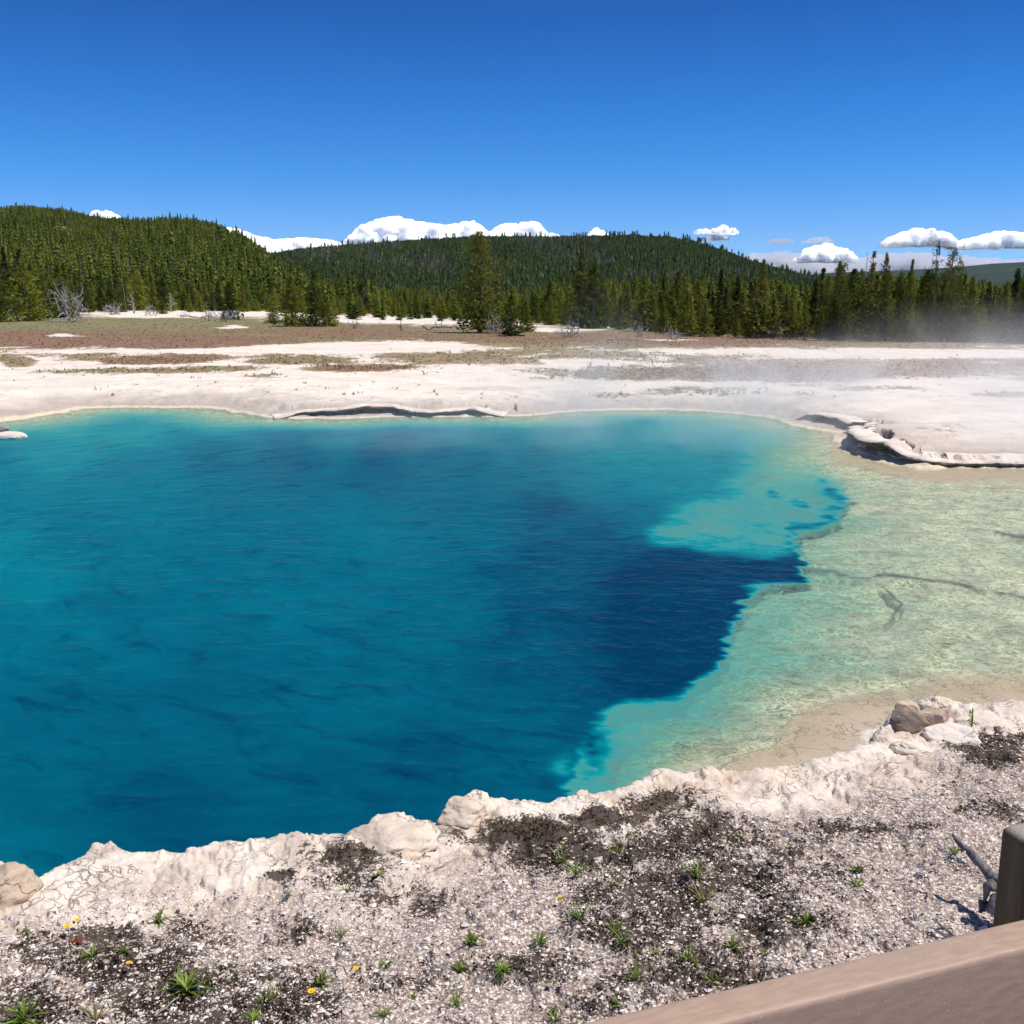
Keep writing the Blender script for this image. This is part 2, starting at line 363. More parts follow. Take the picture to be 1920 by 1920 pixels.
# (px, py, rx, ry, amount) dark mossy soil in front
MOSS = [(690, 1590, 110, 28, .75), (640, 1640, 90, 22, .5), (1010, 1560, 110, 26, .95), (1080, 1600, 130, 34, .9), (1150, 1530, 70, 24, .75), (1240, 1500, 70, 26, .6), (1290, 1570, 130, 50, .7), (1250, 1680, 170, 70, .6), (1190, 1745, 110, 34, .85), (1400, 1640, 170, 60, .5),
        (1560, 1560, 110, 22, .45), (1870, 1400, 70, 22, .8), (1850, 1520, 60, 12, .5), (1700, 1560, 60, 12, .5), (1440, 1740, 110, 40, .55), (1300, 1830, 160, 60, .5), (520, 1640, 30, 16, .8), (250, 1820, 110, 44, .7), (60, 1900, 120, 50, .6), (360, 1880, 160, 60, .8), (520, 1880, 110, 60, .8), (80, 1790, 90, 34, .6), (330, 1760, 80, 30, .5),
        (560, 1740, 90, 30, .4), (760, 1690, 110, 30, .45), (1000, 1800, 120, 40, .45), (760, 1830, 130, 40, .35), (1130, 1880, 130, 40, .4), (160, 1760, 90, 30, .45)]

def moss_mask(x, y, z, sd):
    px, py = to_px(x, y, z); v = np.zeros_like(x)
    px = px + (fbm(x * 3, y * 3, octv=3, seed=61) - .5) * 120; py = py + (fbm(x * 3, y * 3, octv=3, seed=62) - .5) * 60
    for cx, cy, rx, ry, a in MOSS: v = np.maximum(v, a * np.exp(-(np.clip(((px - cx) / rx) ** 2 + ((py - cy) / ry) ** 2, 0, 40)) * .8))
    return v * (y < 8) * (y > .5)

rows = [0.25, 0.6, 1.0, 1.5, 2.0, 2.4] + geo(2.7, 11.5, .0030) + geo(11.5, 34, .006) + geo(34, 160, .02) + geo(160, 6400, .08) + [6400.]
a_in = np.linspace(-RAD(33), RAD(33), 1050)
a_out = np.linspace(RAD(33), 2 * math.pi - RAD(33), 150)[1:]
cols = np.concatenate([a_in, a_out])                       # wraps right round the camera
gx, gy, gf = fan(np.array(rows), cols)
shp = gx.shape
X, Y = gx.ravel(), gy.ravel(); N = len(X)
Z = np.zeros(N); SDN = np.zeros(N); SDR = np.zeros(N); WV = np.zeros(N)
for s in range(0, N, 150000):
    q = slice(s, s + 150000); Z[q], SDN[q], SDR[q] = land(X[q], Y[q])
inw = np.where(SDN < .35)[0]
for s in range(0, len(inw), 60000):
    q = inw[s:s + 60000]; WV[q] = water_v(X[q], Y[q], SDN[q], .6)
# bed: depth below the water follows the colour depth
bed = -(.02 + .30 * np.minimum(WV, .36) + 6.0 * np.clip(WV - .36, 0, 1)) - .02 * fbm(X * 3, Y * 3, octv=3, seed=71) * (WV > .05)
tb = sstep(0.0, -.12, SDN)
Z = np.where(SDN < 0, bed * tb + np.minimum(Z, 0) * (1 - tb) - .002, Z)
_qx, _qy = to_px(X, Y, Z); CRK = np.zeros(N)
q = inw; CRK[q] = np.exp(-(cracks_px(_qx[q] + (fbm(X[q] * 4, Y[q] * 4, octv=3, seed=73) - .5) * 16, _qy[q] + (fbm(X[q] * 3, Y[q] * 3, octv=4, seed=74) - .5) * 18) / (2.0 + 5.5 * vnoise(X[q] * 2.5, Y[q] * 2.5, seed=75))) ** 2)
veg, red = veg_mask(X, Y, Z, SDN); moss = np.clip(moss_mask(X, Y, Z, SDN) * 1.25, 0, 1)
print("ground verts", N)

def ground_material():
    g = NT("sinter_ground")
    P = g.n('ShaderNodeNewGeometry').outputs['Position']
    sd, v_, r_, m_ = g.attr("sd"), g.attr("veg"), g.attr("red"), g.attr("moss")
    sep = g.n('ShaderNodeSeparateXYZ'); g.link(P, sep.inputs[0]); py = sep.outputs['Y']; pz = sep.outputs['Z']
    n1 = g.noise(1.3, 6, .6, P); n2 = g.noise(14, 5, .65, P); n3 = g.noise(60, 3, .6, P); nL = g.noise(.18, 4, .6, P)
    # pale sinter crust
    base = g.mix(g.mr(n1, .35, .68), (.84, .755, .655), (.73, .635, .545))
    base = g.mix(g.mr(n2, .52, .74, 0, .7), base, (.56, .46, .39))
    base = g.mix(g.mr(g.noise(.5, 6, .7, g.mapping((.6, 1, 1))), .46, .70, 0, .75), base, (.58, .49, .42))
    stain = g.mr(g.noise(2.2, 3, .5, P, .6), .48, .64)
    near = g.mr(py, 11, 8)
    lip = g.math('MULTIPLY', g.mr(sd, .9, .1), near)
    base = g.mix(g.math('MULTIPLY', g.math('MULTIPLY', stain, lip), .8), base, (.70, .50, .31))
    base = g.mix(g.math('MULTIPLY', near, .75), base, g.mix(g.mr(g.noise(3.2, 7, .7, P, .5), .36, .64), (.50, .405, .335), (.80, .70, .60)))
    base = g.mix(g.math('MULTIPLY', g.mr(sd, .13, .02), .55), base, (.84, .77, .68))
    # cracks in the crust
    warp = g.n('ShaderNodeVectorMath', operation='ADD'); g.link(P, warp.inputs[0])
    nw = g.n('ShaderNodeTexNoise'); nw.inputs['Scale'].default_value = 5; nw.inputs['Detail'].default_value = 4; g.link(P, nw.inputs['Vector'])
    ws = g.n('ShaderNodeVectorMath', operation='SCALE'); g.link(nw.outputs['Color'], ws.inputs[0]); ws.inputs['Scale'].default_value = .35; g.link(ws.outputs[0], warp.inputs[1])
    W = warp.outputs[0]
    crack = g.math('MULTIPLY', g.mr(g.vor(3.4, 'DISTANCE_TO_EDGE', W), .012, .002), g.mr(g.noise(1.9, 3, .6, P), .47, .58))
    crack2 = g.math('MULTIPLY', g.mr(g.vor(11, 'DISTANCE_TO_EDGE', W), .03, .006), g.mr(g.noise(3.1, 3, .6, P), .5, .62))
    crk = g.math('MULTIPLY', g.math('MAXIMUM', crack, crack2), near)
    # gravel of broken sinter away from the lip
    grav = g.math('MULTIPLY', g.mr(g.math('ADD', sd, g.math('MULTIPLY', g.math('SUBTRACT', n1, .5), 1.9)), .45, 1.05), near)
    vc = g.n('ShaderNodeTexVoronoi', feature='F1'); vc.inputs['Scale'].default_value = 62; g.link(P, vc.inputs['Vector'])
    cellr = g.n('ShaderNodeSeparateColor'); g.link(vc.outputs['Color'], cellr.inputs[0])
    gcol = g.ramp(cellr.outputs[0], [(0, (.22, .16, .13)), (.25, (.40, .30, .255)), (.6, (.62, .50, .44)), (1, (.86, .77, .71))])
    gap = g.mr(vc.outputs['Distance'], .40, .62)
    gcol = g.mix(g.math('MULTIPLY', gap, .7), gcol, (.10, .075, .065))
    base = g.mix(g.math('MULTIPLY', grav, .85), base, gcol)
    base = g.mix(g.math('MULTIPLY', crk, .42), base, (.22, .16, .12))
    # dark mossy soil
    mm = g.mr(g.math('ADD', m_, g.math('ADD', g.math('MULTIPLY', g.math('SUBTRACT', g.noise(7, 5, .7, P), .5), 2.2), g.math('MULTIPLY', g.math('SUBTRACT', n3, .5), 1.3))), .30, .50)
    mm = g.math('MULTIPLY', mm, g.mr(m_, .10, .28))
    base = g.mix(g.math('MULTIPLY', mm, .93), base, g.mix(n3, (.030, .019, .015), (.085, .058, .040)))
    # far bank: dull margin behind the waterline and thin cream rim
    farm = g.mr(py, 11, 14)
    wet = g.math('MULTIPLY', g.mr(g.math('ADD', sd, g.math('MULTIPLY', g.math('SUBTRACT', g.noise(.8, 4, .6, P), .5), 2.6)), 2.6, .2), farm)
    base = g.mix(g.math('MULTIPLY', wet, .7), base, (.33, .27, .235))
    rim = g.math('MULTIPLY', g.mr(sd, .22, .10), farm)
    base = g.mix(g.math('MULTIPLY', rim, .8), base, (.72, .62, .46))
    spk = g.math('MULTIPLY', g.math('MULTIPLY', g.mr(g.noise(4.0, 7, .8, g.mapping((.8, .55, 1))), .55, .63), g.mr(g.noise(.35, 4, .6, P), .34, .60)), farm)
    base = g.mix(g.math('MULTIPLY', spk, .7), base, (.25, .19, .14))
    # steep faces painted darker for the shade of the undercut bank, with strata
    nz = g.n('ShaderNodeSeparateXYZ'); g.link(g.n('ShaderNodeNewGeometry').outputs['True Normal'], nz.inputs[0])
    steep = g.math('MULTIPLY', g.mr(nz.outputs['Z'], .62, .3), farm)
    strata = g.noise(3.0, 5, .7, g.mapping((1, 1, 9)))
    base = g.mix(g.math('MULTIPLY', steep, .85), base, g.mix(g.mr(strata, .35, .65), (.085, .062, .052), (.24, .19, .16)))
    # low vegetation of the plain
    vn = g.noise(.8, 8, .78, g.mapping((.8, .5, 1)))
    vm = g.mr(g.math('ADD', v_, g.math('ADD', g.math('MULTIPLY', g.math('SUBTRACT', vn, .5), 3.0), g.math('MULTIPLY', g.math('SUBTRACT', g.noise(7, 4, .7, P), .5), 1.1))), .30, .52)
    vm = g.math('MULTIPLY', vm, g.mr(v_, .03, .2))
    vcol = g.ramp(g.math('ADD', g.noise(.22, 5, .65, g.mapping((1, .5, 1))), g.mr(py, 38, 80, .05, -.13)), [(.34, (.115, .140, .030)), (.44, (.165, .150, .050)), (.56, (.24, .165, .085)), (.68, (.34, .25, .16))])
    vcol = g.mix(g.mr(g.noise(3.0, 5, .7, P), .3, .75), vcol, g.mix(.5, vcol, (.30, .22, .14)))
    rr = g.mr(g.math('ADD', r_, g.math('MULTIPLY', g.math('SUBTRACT', g.noise(.4, 5, .65, P), .5), 1.2)), .35, .75)
    vcol = g.mix(g.math('MULTIPLY', rr, .78), vcol, (.20, .085, .050))
    base = g.mix(g.math('MULTIPLY', vm, .93), base, vcol)
    forest = g.mr(py, 160, 240)
    base = g.mix(forest, base, (.035, .045, .016))
    # bed of the pool: tan to greenish mottled sinter, with a network of caustic light painted over it
    under = g.mr(pz, -.004, -.03)
    bn = g.noise(4.5, 5, .7, g.mapping((1, 1, 0)), .8)
    bcaus = g.vor(7, 'DISTANCE_TO_EDGE', W); bcaus2 = g.vor(13, 'DISTANCE_TO_EDGE', W)
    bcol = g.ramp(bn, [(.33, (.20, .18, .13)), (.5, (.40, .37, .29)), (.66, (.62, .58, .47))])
    bcol = g.mix(g.math('MULTIPLY', g.math('MAXIMUM', g.mr(bcaus, .11, .0, 0, .9), g.mr(bcaus2, .13, .0, 0, .7)), g.mr(g.noise(2.0, 4, .6, P), .38, .62, .35, 1.0)), bcol, (.92, .92, .60))
    bcol = g.mix(g.mr(pz, -.055, -.02), bcol, (.46, .35, .25))
    bcol = g.mix(g.mr(g.noise(9, 5, .7, P), .56, .68, 0, .5), bcol, (.22, .18, .10))
    bcol = g.mix(g.math('MULTIPLY', g.attr('crk'), .93), bcol, (.045, .055, .045))
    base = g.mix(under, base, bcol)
    h = g.math('ADD', g.math('MULTIPLY', n2, .42), g.math('MULTIPLY', n3, .12))
    h = g.math('SUBTRACT', h, g.math('MULTIPLY', crk, .55))
    h = g.math('SUBTRACT', h, g.math('MULTIPLY', g.math('MULTIPLY', vc.outputs['Distance'], grav), .25))
    b1 = g.bump(h, .9, .035)
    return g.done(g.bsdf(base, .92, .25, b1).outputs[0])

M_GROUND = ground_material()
# close the ring and the little hole under the camera
nr, nc = shp
i = np.arange(nr - 1) * nc
ring = np.stack([i + nc - 1, i + 2 * nc - 1, i + nc, i], -1)[:, ::-1]
faces = np.concatenate([gf, ring])
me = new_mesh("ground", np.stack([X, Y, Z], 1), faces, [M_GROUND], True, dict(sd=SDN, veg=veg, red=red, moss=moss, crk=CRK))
ground = link("ground", me); ground["kind"] = "structure"

from mathutils.bvhtree import BVHTree
def gz(x, y):
    """height of the finished ground at a point (by the same formula)"""
    xa = np.atleast_1d(np.asarray(x, float)); ya = np.atleast_1d(np.asarray(y, float))
    z, sdn, sd = land(xa, ya); return z

def on_ground(px, py):
    """the point of the ground seen at a photo pixel"""
    rx, ry, rz = ray(px, py); z = .4
    for _ in range(12):
        t = (CAM_H - z) / (-rz); x = rx * t; y = ry * t
        z = .5 * z + .5 * float(gz(x, y)[0])
    return Vector((float(x), float(y), z))

def px_size(p, n_px):
    """metres that n_px photo pixels cover at point p"""
    d = p.y * CP - (p.z - CAM_H) * SP
    return n_px * d / F

# ------------------------------------------------------------------ water
wrows = geo(2.9, 11.5, .0045) + geo(11.5, 32, .007); wcols = np.linspace(-RAD(62), RAD(52), 1150)
wx_, wy_, wf = fan(np.array(wrows), wcols); wshape = wx_.shape
WX, WY = wx_.ravel(), wy_.ravel()
wsd = np.zeros(len(WX))
for s in range(0, len(WX), 150000):
    q = slice(s, s + 150000)
    sd0, at0 = shore(WX[q], WY[q]); far0 = sstep(9, 14, WY[q])
    wsd[q] = sd0 + (fbm(WX[q] * 3.1, WY[q] * 3.1, octv=4, seed=1) - .5) * (.14 + .41 * far0) + (vnoise(WX[q] * 11, WY[q] * 11, seed=2) - .5) * (.03 + .05 * far0)
keepv = wsd < .05
fk = keepv[wf].any(1); wf = wf[fk]
used = np.unique(wf); remap = -np.ones(len(WX), int); remap[used] = np.arange(len(used)); wf = remap[wf]
WX, WY, wsd = WX[used], WY[used], wsd[used]
wv = np.zeros(len(WX))
for s in range(0, len(WX), 60000):
    q = slice(s, s + 60000); wv[q] = water_v(WX[q], WY[q], wsd[q])
wpx, wpy = to_px(WX, WY, 0 * WX)
# slow waves as real relief
wz = .006 * (fbm(WX * 1.0, WY * 2.6, octv=3, seed=81) - .5)

def water_material():
    g = NT("spring_water")
    v = g.attr("v")
    # ripples: long crests, finer near the vent
    c1 = g.mapping((1.0, 2.0, 1), (0, 0, RAD(24))); c2 = g.mapping((2.4, 4.6, 1), (0, 0, RAD(-14)))
    r1 = g.noise(1.6, 4, .6, c1, 1.4); r2 = g.noise(2.6, 3, .6, c2, .8); r3 = g.noise(26, 2, .5, g.mapping((1, 1.8, 1)))
    # rings pushed outwards from the vent
    gp = g.n('ShaderNodeVectorMath', operation='SUBTRACT'); g.link(g.n('ShaderNodeNewGeometry').outputs['Position'], gp.inputs[0]); gp.inputs[1].default_value = (VENT[0], VENT[1], 0)
    wv_ = g.n('ShaderNodeTexWave', wave_type='RINGS', rings_direction='Z', wave_profile='SIN'); wv_.inputs['Scale'].default_value = 1.0; wv_.inputs['Distortion'].default_value = 13
    wv_.inputs['Detail'].default_value = 4; wv_.inputs['Detail Scale'].default_value = 1.6; wv_.inputs['Detail Roughness'].default_value = .65; g.link(gp.outputs[0], wv_.inputs['Vector'])
    ln = g.n('ShaderNodeVectorMath', operation='LENGTH'); g.link(gp.outputs[0], ln.inputs[0])
    ringm = g.mr(ln.outputs['Value'], 5.5, 1.0)
    # crests bending round the outflow: noise in polar coordinates, long along the arc
    g2 = g.n('ShaderNodeVectorMath', operation='SUBTRACT'); g.link(g.n('ShaderNodeNewGeometry').outputs['Position'], g2.inputs[0]); g2.inputs[1].default_value = (VENT[0] + 1.6, VENT[1] + 4.5, 0)
    s2 = g.n('ShaderNodeSeparateXYZ'); g.link(g2.outputs[0], s2.inputs[0]); an = g.math('ARCTAN2', s2.outputs[1], s2.outputs[0]); l2 = g.n('ShaderNodeVectorMath', operation='LENGTH'); g.link(g2.outputs[0], l2.inputs[0])
    wob = g.math('MULTIPLY', g.math('SUBTRACT', g.noise(.5, 3, .6), .5), 2.2)
    cb = g.n('ShaderNodeCombineXYZ'); g.link(g.math('MULTIPLY', an, 10), cb.inputs[0]); g.link(g.math('MULTIPLY', g.math('ADD', l2.outputs['Value'], wob), 3.4), cb.inputs[1])
    arc = g.noise(1.0, 4, .62, cb.outputs[0], .5)
    cb2 = g.n('ShaderNodeCombineXYZ'); g.link(g.math('MULTIPLY', an, 5), cb2.inputs[0]); g.link(g.math('MULTIPLY', g.math('ADD', l2.outputs['Value'], wob), 1.1), cb2.inputs[1])
    arc2 = g.noise(1.0, 3, .55, cb2.outputs[0], .3)
    strokes = g.math('MULTIPLY', g.mr(arc, .52, .70), g.mr(g.noise(.45, 3, .6), .38, .62, .25, 1.0))
    rip = g.math('ADD', g.math('MULTIPLY', r1, .8), g.math('ADD', g.math('MULTIPLY', r2, .26), g.math('MULTIPLY', r3, .02)))
    rip = g.math('ADD', rip, g.math('MULTIPLY', g.math('MULTIPLY', wv_.outputs['Fac'], ringm), .15))
    rip = g.math('ADD', rip, g.math('MULTIPLY', arc, .55))
    nrm = g.bump(rip, .5, .045)
    # the colour of the water column seen through the shaken surface
    vv = g.math('ADD', v, g.math('MULTIPLY', g.math('SUBTRACT', rip, .90), .20))
    deep = g.mr(v, .35, .6)
    shal = g.math('MULTIPLY', g.mr(v, .06, .2), g.mr(v, .62, .42))
    wcaus = g.math('ADD', g.math('MULTIPLY', g.math('SUBTRACT', g.noise(6.5, 5, .72, None, 1.2), .5), .30), g.mr(g.vor(6, 'DISTANCE_TO_EDGE', g.mapping((1, 1.3, 1))), .12, .0, 0, -.07))  # caustic-like light pattern painted into the colour of the shallow water
    vv = g.math('ADD', vv, g.math('MULTIPLY', wcaus, shal))
    vv = g.math('ADD', vv, g.math('MULTIPLY', g.math('ADD', g.math('MULTIPLY', strokes, .20), g.math('MULTIPLY', g.math('SUBTRACT', arc2, .56), .12)), deep))
    col = g.ramp(vv, [(0, (.36, .34, .26)), (.20, (.17, .40, .32)), (.33, (.080, .33, .30)), (.46, (.006, .235, .25)), (.60, (.000, .160, .205)), (.74, (.000, .108, .162)), (.86, (.000, .064, .118)), (1.0, (.000, .030, .076))])
    dif = g.n('ShaderNodeBsdfDiffuse'); g.link(col, dif.inputs['Color'])
    tr = g.n('ShaderNodeBsdfTransparent'); tcol = g.ramp(v, [(0, (.97, .98, .97)), (.12, (.86, .94, .90)), (.40, (.28, .78, .76))]); g.link(tcol, tr.inputs['Color'])
    clear = g.mr(vv, .02, .44, .93, 0.0, 'LINEAR')
    m1 = g.n('ShaderNodeMixShader'); g.link(clear, m1.inputs[0]); g.link(dif.outputs[0], m1.inputs[1]); g.link(tr.outputs[0], m1.inputs[2])
    gl = g.n('ShaderNodeBsdfGlossy'); gl.inputs['Roughness'].default_value = .10; g.link(nrm, gl.inputs['Normal'])
    fr = g.n('ShaderNodeFresnel'); fr.inputs['IOR'].default_value = 1.33; g.link(nrm, fr.inputs['Normal'])
    m2 = g.n('ShaderNodeMixShader'); g.link(g.math('MULTIPLY', fr.outputs[0], .28), m2.inputs[0]); g.link(m1.outputs[0], m2.inputs[1]); g.link(gl.outputs[0], m2.inputs[2])
    return g.done(m2.outputs[0])

_a, _b, _c = ray(1290, 1150); VENT = (_a * CAM_H / -_c, _b * CAM_H / -_c)
me = new_mesh("water", np.stack([WX, WY, wz], 1), wf, [water_material()], True, dict(v=wv))
water = link("water", me); water["kind"] = "structure"
print("water verts", len(WX))

# ------------------------------------------------------------------ foliage materials
def leaf_material(name, dark, light, scale=1.2, useattr=False):
    g = NT(name)
    P = g.n('ShaderNodeNewGeometry').outputs['Position']
    oi = g.n('ShaderNodeObjectInfo').outputs['Random'] if not useattr else g.attr('tint')
    f = g.math('ADD', g.math('MULTIPLY', g.noise(scale, 3, .6, P), .7), g.math('MULTIPLY', oi, .5))
    c = g.mix(g.mr(f, .35, .85, typ='LINEAR'), dark, light)
    ri = g.n('ShaderNodeNewGeometry').outputs['Random Per Island']
    c = g.mix(g.math('MULTIPLY', ri, .35), c, g.mix(.5, dark, (dark[0] * .5, dark[1] * .5, dark[2] * .5)))
    d = g.n('ShaderNodeBsdfDiffuse'); g.link(c, d.inputs['Color'])
    t = g.n('ShaderNodeBsdfTranslucent'); g.link(c, t.inputs['Color'])
    m = g.n('ShaderNodeMixShader'); m.inputs[0].default_value = .3; g.link(d.outputs[0], m.inputs[1]); g.link(t.outputs[0], m.inputs[2])
    return g.done(m.outputs[0])

M_PINE = leaf_material("pine_needles", (.065, .090, .016), (.34, .35, .055))
M_PINE_D = leaf_material("dark_needles", (.048, .066, .019), (.25, .26, .055))
M_FAR = leaf_material("far_needles", (.060, .092, .018), (.24, .265, .045), .02, True)
M_FAR2 = leaf_material("hill_needles", (.045, .082, .024), (.15, .195, .050), .01, True)

def simple(name, c1, c2, scale, rough=.9, bump=.4, bd=.01, sc3=(1, 1, 1), obj=False):
    g = NT(name)
    vec = g.n('ShaderNodeTexCoord').outputs['Object'] if obj else None
    mp = g.mapping(sc3, vec=vec); n = g.noise(scale, 6, .65, mp)
    return g.done(g.bsdf(g.mix(g.mr(n, .32, .68), c1, c2), rough, .2, g.bump(n, bump, bd)).outputs[0])

M_BARK = simple("bark", (.10, .075, .055), (.24, .20, .16), 3, sc3=(1, 1, .3))
M_BLEACH = simple("bleached_wood", (.22, .195, .185), (.50, .46, .44), 4, sc3=(1, 1, 1))
M_DARKWOOD = simple("charred_wood", (.05, .035, .03), (.16, .12, .10), 4)

# ------------------------------------------------------------------ conifers
def quads(c, size, aspect, rs, up=.0, out=None):
    """ragged leaf clumps: one irregular quad about each centre"""
    n = len(c)
    a = rs.normal(size=(n, 3)); 
    if out is not None: a = a * .7 + out * 1.1
    a /= np.linalg.norm(a, axis=1)[:, None]
    b = rs.normal(size=(n, 3)); b[:, 2] *= (1 - up); b -= (b * a).sum(1)[:, None] * a; b /= np.linalg.norm(b, axis=1)[:, None]
    L = (size * rs.uniform(.6, 1.3, n))[:, None]; Wd = L * aspect
    v = np.stack([c - a * L, c - b * Wd * rs.uniform(.5, 1, (n, 1)), c + a * L * rs.uniform(.7, 1.1, (n, 1)), c + b * Wd], 1)
    return v.reshape(-1, 3), np.arange(4 * n).reshape(n, 4)

def crown(seed, h, w, nb, per, leaf, low=.06, power=.8, top=.0, ragged=.25, round_=.0, gap=.0):
    rs = np.random.default_rng(seed)
    t = low + (1 - low) * (rs.random(nb) ** 1.25); t = np.concatenate([t, rs.uniform(.88, 1, nb // 22)])
    nb = len(t)
    az = rs.random(nb) * 2 * math.pi
    u = (t - low) / (1 - low)
    prof = np.clip(1 - u, 0, 1) ** power * (1 - round_) + round_ * np.sqrt(np.clip(1 - u ** 2, 0, 1))
    prof = prof * (.75 + .25 * np.clip(u / .12, 0, 1))
    lob = 1 + ragged * 1.6 * (vnoise(az * 1.3 + seed, t * 9, seed=seed) - .5) * 2
    L = w / 2 * prof * lob * rs.uniform(1 - ragged, 1 + ragged * .6, nb) + .008 * h
    k = np.repeat(np.arange(nb), per)
    s = rs.random(len(k)) ** .6
    r = L[k] * s
    x = np.cos(az[k]) * r; y = np.sin(az[k]) * r
    z = t[k] * h + r * rs.uniform(-.1, .35, nb)[k] - .12 * r + rs.normal(size=len(k)) * leaf * .5
    j = rs.normal(size=(len(k), 3)) * leaf * (.6 - .4 * t[k])[:, None]
    c = np.stack([x, y, z], 1) + j
    c[:, 2] = np.clip(c[:, 2], .02, h)
    out = np.stack([np.cos(az[k]), np.sin(az[k]), .35 + 0 * az[k]], 1)
    if gap > 0:
        m = vnoise(c[:, 0] * 2.2, c[:, 1] * 2.2, c[:, 2] * 2.0, seed=seed + 5) > gap; c = c[m]; out = out[m]
    tt = np.clip(c[:, 2] / h, 0, 1)
    return quads(c, leaf * (1.12 - .62 * tt ** 1.5), .42, rs, out=out)

def tube(path, rad, sides=6, cap=True):
    """one tapering tube along a list of points"""
    P = np.asarray(path, float); R = np.broadcast_to(np.asarray(rad, float), (len(P),))
    T = np.gradient(P, axis=0); T /= np.linalg.norm(T, axis=1)[:, None] + 1e-9
    ref = np.array([0, 0, 1.0]) if abs(T[0, 2]) < .8 else np.array([1.0, 0, 0])
    vs = []
    for i in range(len(P)):
        u = np.cross(T[i], ref); u /= np.linalg.norm(u) + 1e-9; w = np.cross(T[i], u)
        a = np.linspace(0, 2 * math.pi, sides, endpoint=False)
        vs.append(P[i] + R[i] * (np.cos(a)[:, None] * u + np.sin(a)[:, None] * w))
    V = np.concatenate(vs); fs = []
    for i in range(len(P) - 1):
        for s in range(sides):
            a = i * sides + s; b = i * sides + (s + 1) % sides; fs.append((a, b, b + sides, a + sides))
    if cap:
        V = np.concatenate([V, P[:1], P[-1:]]); c0 = len(V) - 2; c1 = len(V) - 1; e = (len(P) - 1) * sides
        for s in range(sides):
            fs.append((c0, (s + 1) % sides, s, c0)); fs.append((c1, e + s, e + (s + 1) % sides, c1))
    return V, fs

def merge(parts):
    vs, fs, o = [], [], 0
    for v, f in parts: vs.append(v); fs.append(np.asarray(f) + o); o += len(v)
    return np.concatenate(vs), np.concatenate(fs)

def clean_mesh(name, v, f, mats, smooth=True):
    me = bpy.data.meshes.new(name)
    me.from_pydata([tuple(p) for p in v], [], [tuple(dict.fromkeys(int(i) for i in q)) for q in f]); me.update()
    me.polygons.foreach_set("use_smooth", np.full(len(me.polygons), smooth, bool))
    for m in mats: me.materials.append(m)
    return me

VAR = {}
def variant(key, seed, h, w, nb, per, leaf, mat, **kw):
    v, f = crown(seed, h, w, nb, per, leaf, **kw)
    cm = new_mesh("crown", v, f, [mat])
    rs = np.random.default_rng(seed); zs = np.linspace(-.15, h * .97, 9)
    wob = np.cumsum(rs.normal(size=(9, 2)) * .018 * h / 5, axis=0)
    tv, tf = tube([(wob[i, 0], wob[i, 1], zs[i]) for i in range(9)], np.linspace(.022 * h + .02, .012, 9), 6)
    parts = [(tv, tf)]
    for _ in range(14):
        t = rs.uniform(kw.get('low', .06), .8); a = rs.uniform(0, 6.28); L = w * .36 * (1 - t * .7)
        parts.append(tube([(0, 0, t * h), (math.cos(a) * L * .5, math.sin(a) * L * .5, t * h + .04 * h * .2), (math.cos(a) * L, math.sin(a) * L, t * h + .05 * h * .5)], [.012 * h * .5, .008 * h * .5, .004], 4))
    tv, tf = merge(parts)
    VAR[key] = (cm, clean_mesh("trunk", tv, tf, [M_BARK]), h, w)

for k in range(4): variant(('bush', k), 100 + k, 5, 3.3, 300, 9, .15, M_PINE, low=.02, power=.95, round_=.1, ragged=.36, gap=.2)
for k in range(4): variant(('cone', k), 200 + k, 5, 2.2, 300, 8, .14, M_PINE, low=.03, power=1.2, round_=.0, ragged=.34, gap=.2)
for k in range(3): variant(('spire', k), 300 + k, 5, 1.45, 260, 8, .13, M_PINE_D, low=.06, power=1.15, ragged=.45, gap=.22)
for k in range(2): variant(('dark', k), 350 + k, 5, 2.1, 300, 8, .14, M_PINE_D, low=.05, power=1.05, round_=.05, ragged=.40, gap=.22)
variant(('old', 0), 401, 8.4, 4.2, 760, 10, .16, M_PINE_D, low=.05, power=.42, round_=.25, ragged=.38, gap=.26)
variant(('scrag', 0), 403, 8, 1.7, 90, 9, .17, M_PINE_D, low=.55, power=.2, round_=.4, ragged=.6, gap=.40)
variant(('dome', 0), 405, 7, 4.0, 420, 10, .17, M_PINE_D, low=.10, power=.30, round_=.75, ragged=.32, gap=.25)

TREES = []
def tree(key, px, base, top, wide, label, group, cat="tree", name="pine_tree"):
    p = on_ground(px, base)
    cm, tm, h0, w0 = VAR[key]
    d = p.y * CP - (p.z - CAM_H) * SP
    h = (base - top) * d / F / math.cos(PITCH) * 1.0
    w = wide * d / F
    e = empty(name, p, random.uniform(0, 6.28)); sxy = w / w0; e.scale = (sxy, sxy, h / h0)
    link("trunk", tm, e); link("crown", cm, e)
    tag(e, label, cat, group); TREES.append(e); return e

ENV = np.array([(-500, 470), (0, 478), (60, 490), (120, 505), (170, 520), (250, 515), (400, 522), (500, 530), (640, 545), (700, 535), (850, 545), (980, 545), (1040, 530), (1100, 520), (1200, 522), (1300, 522),
                (1420, 520), (1500, 535), (1545, 515), (1600, 502), (1700, 512), (1790, 512), (1850, 530), (1920, 510), (2300, 500)], float)
BASE = np.array([(-500, 592), (0, 590), (100, 590), (170, 584), (480, 584), (640, 592), (850, 598), (1000, 606), (1100, 613), (1300, 630), (1500, 636), (1920, 642), (2300, 644)], float)
env = lambda x: np.interp(x, ENV[:, 0], ENV[:, 1]); bas = lambda x: np.interp(x, BASE[:, 0], BASE[:, 1])

G1 = "conifers standing along the edge of the plain"
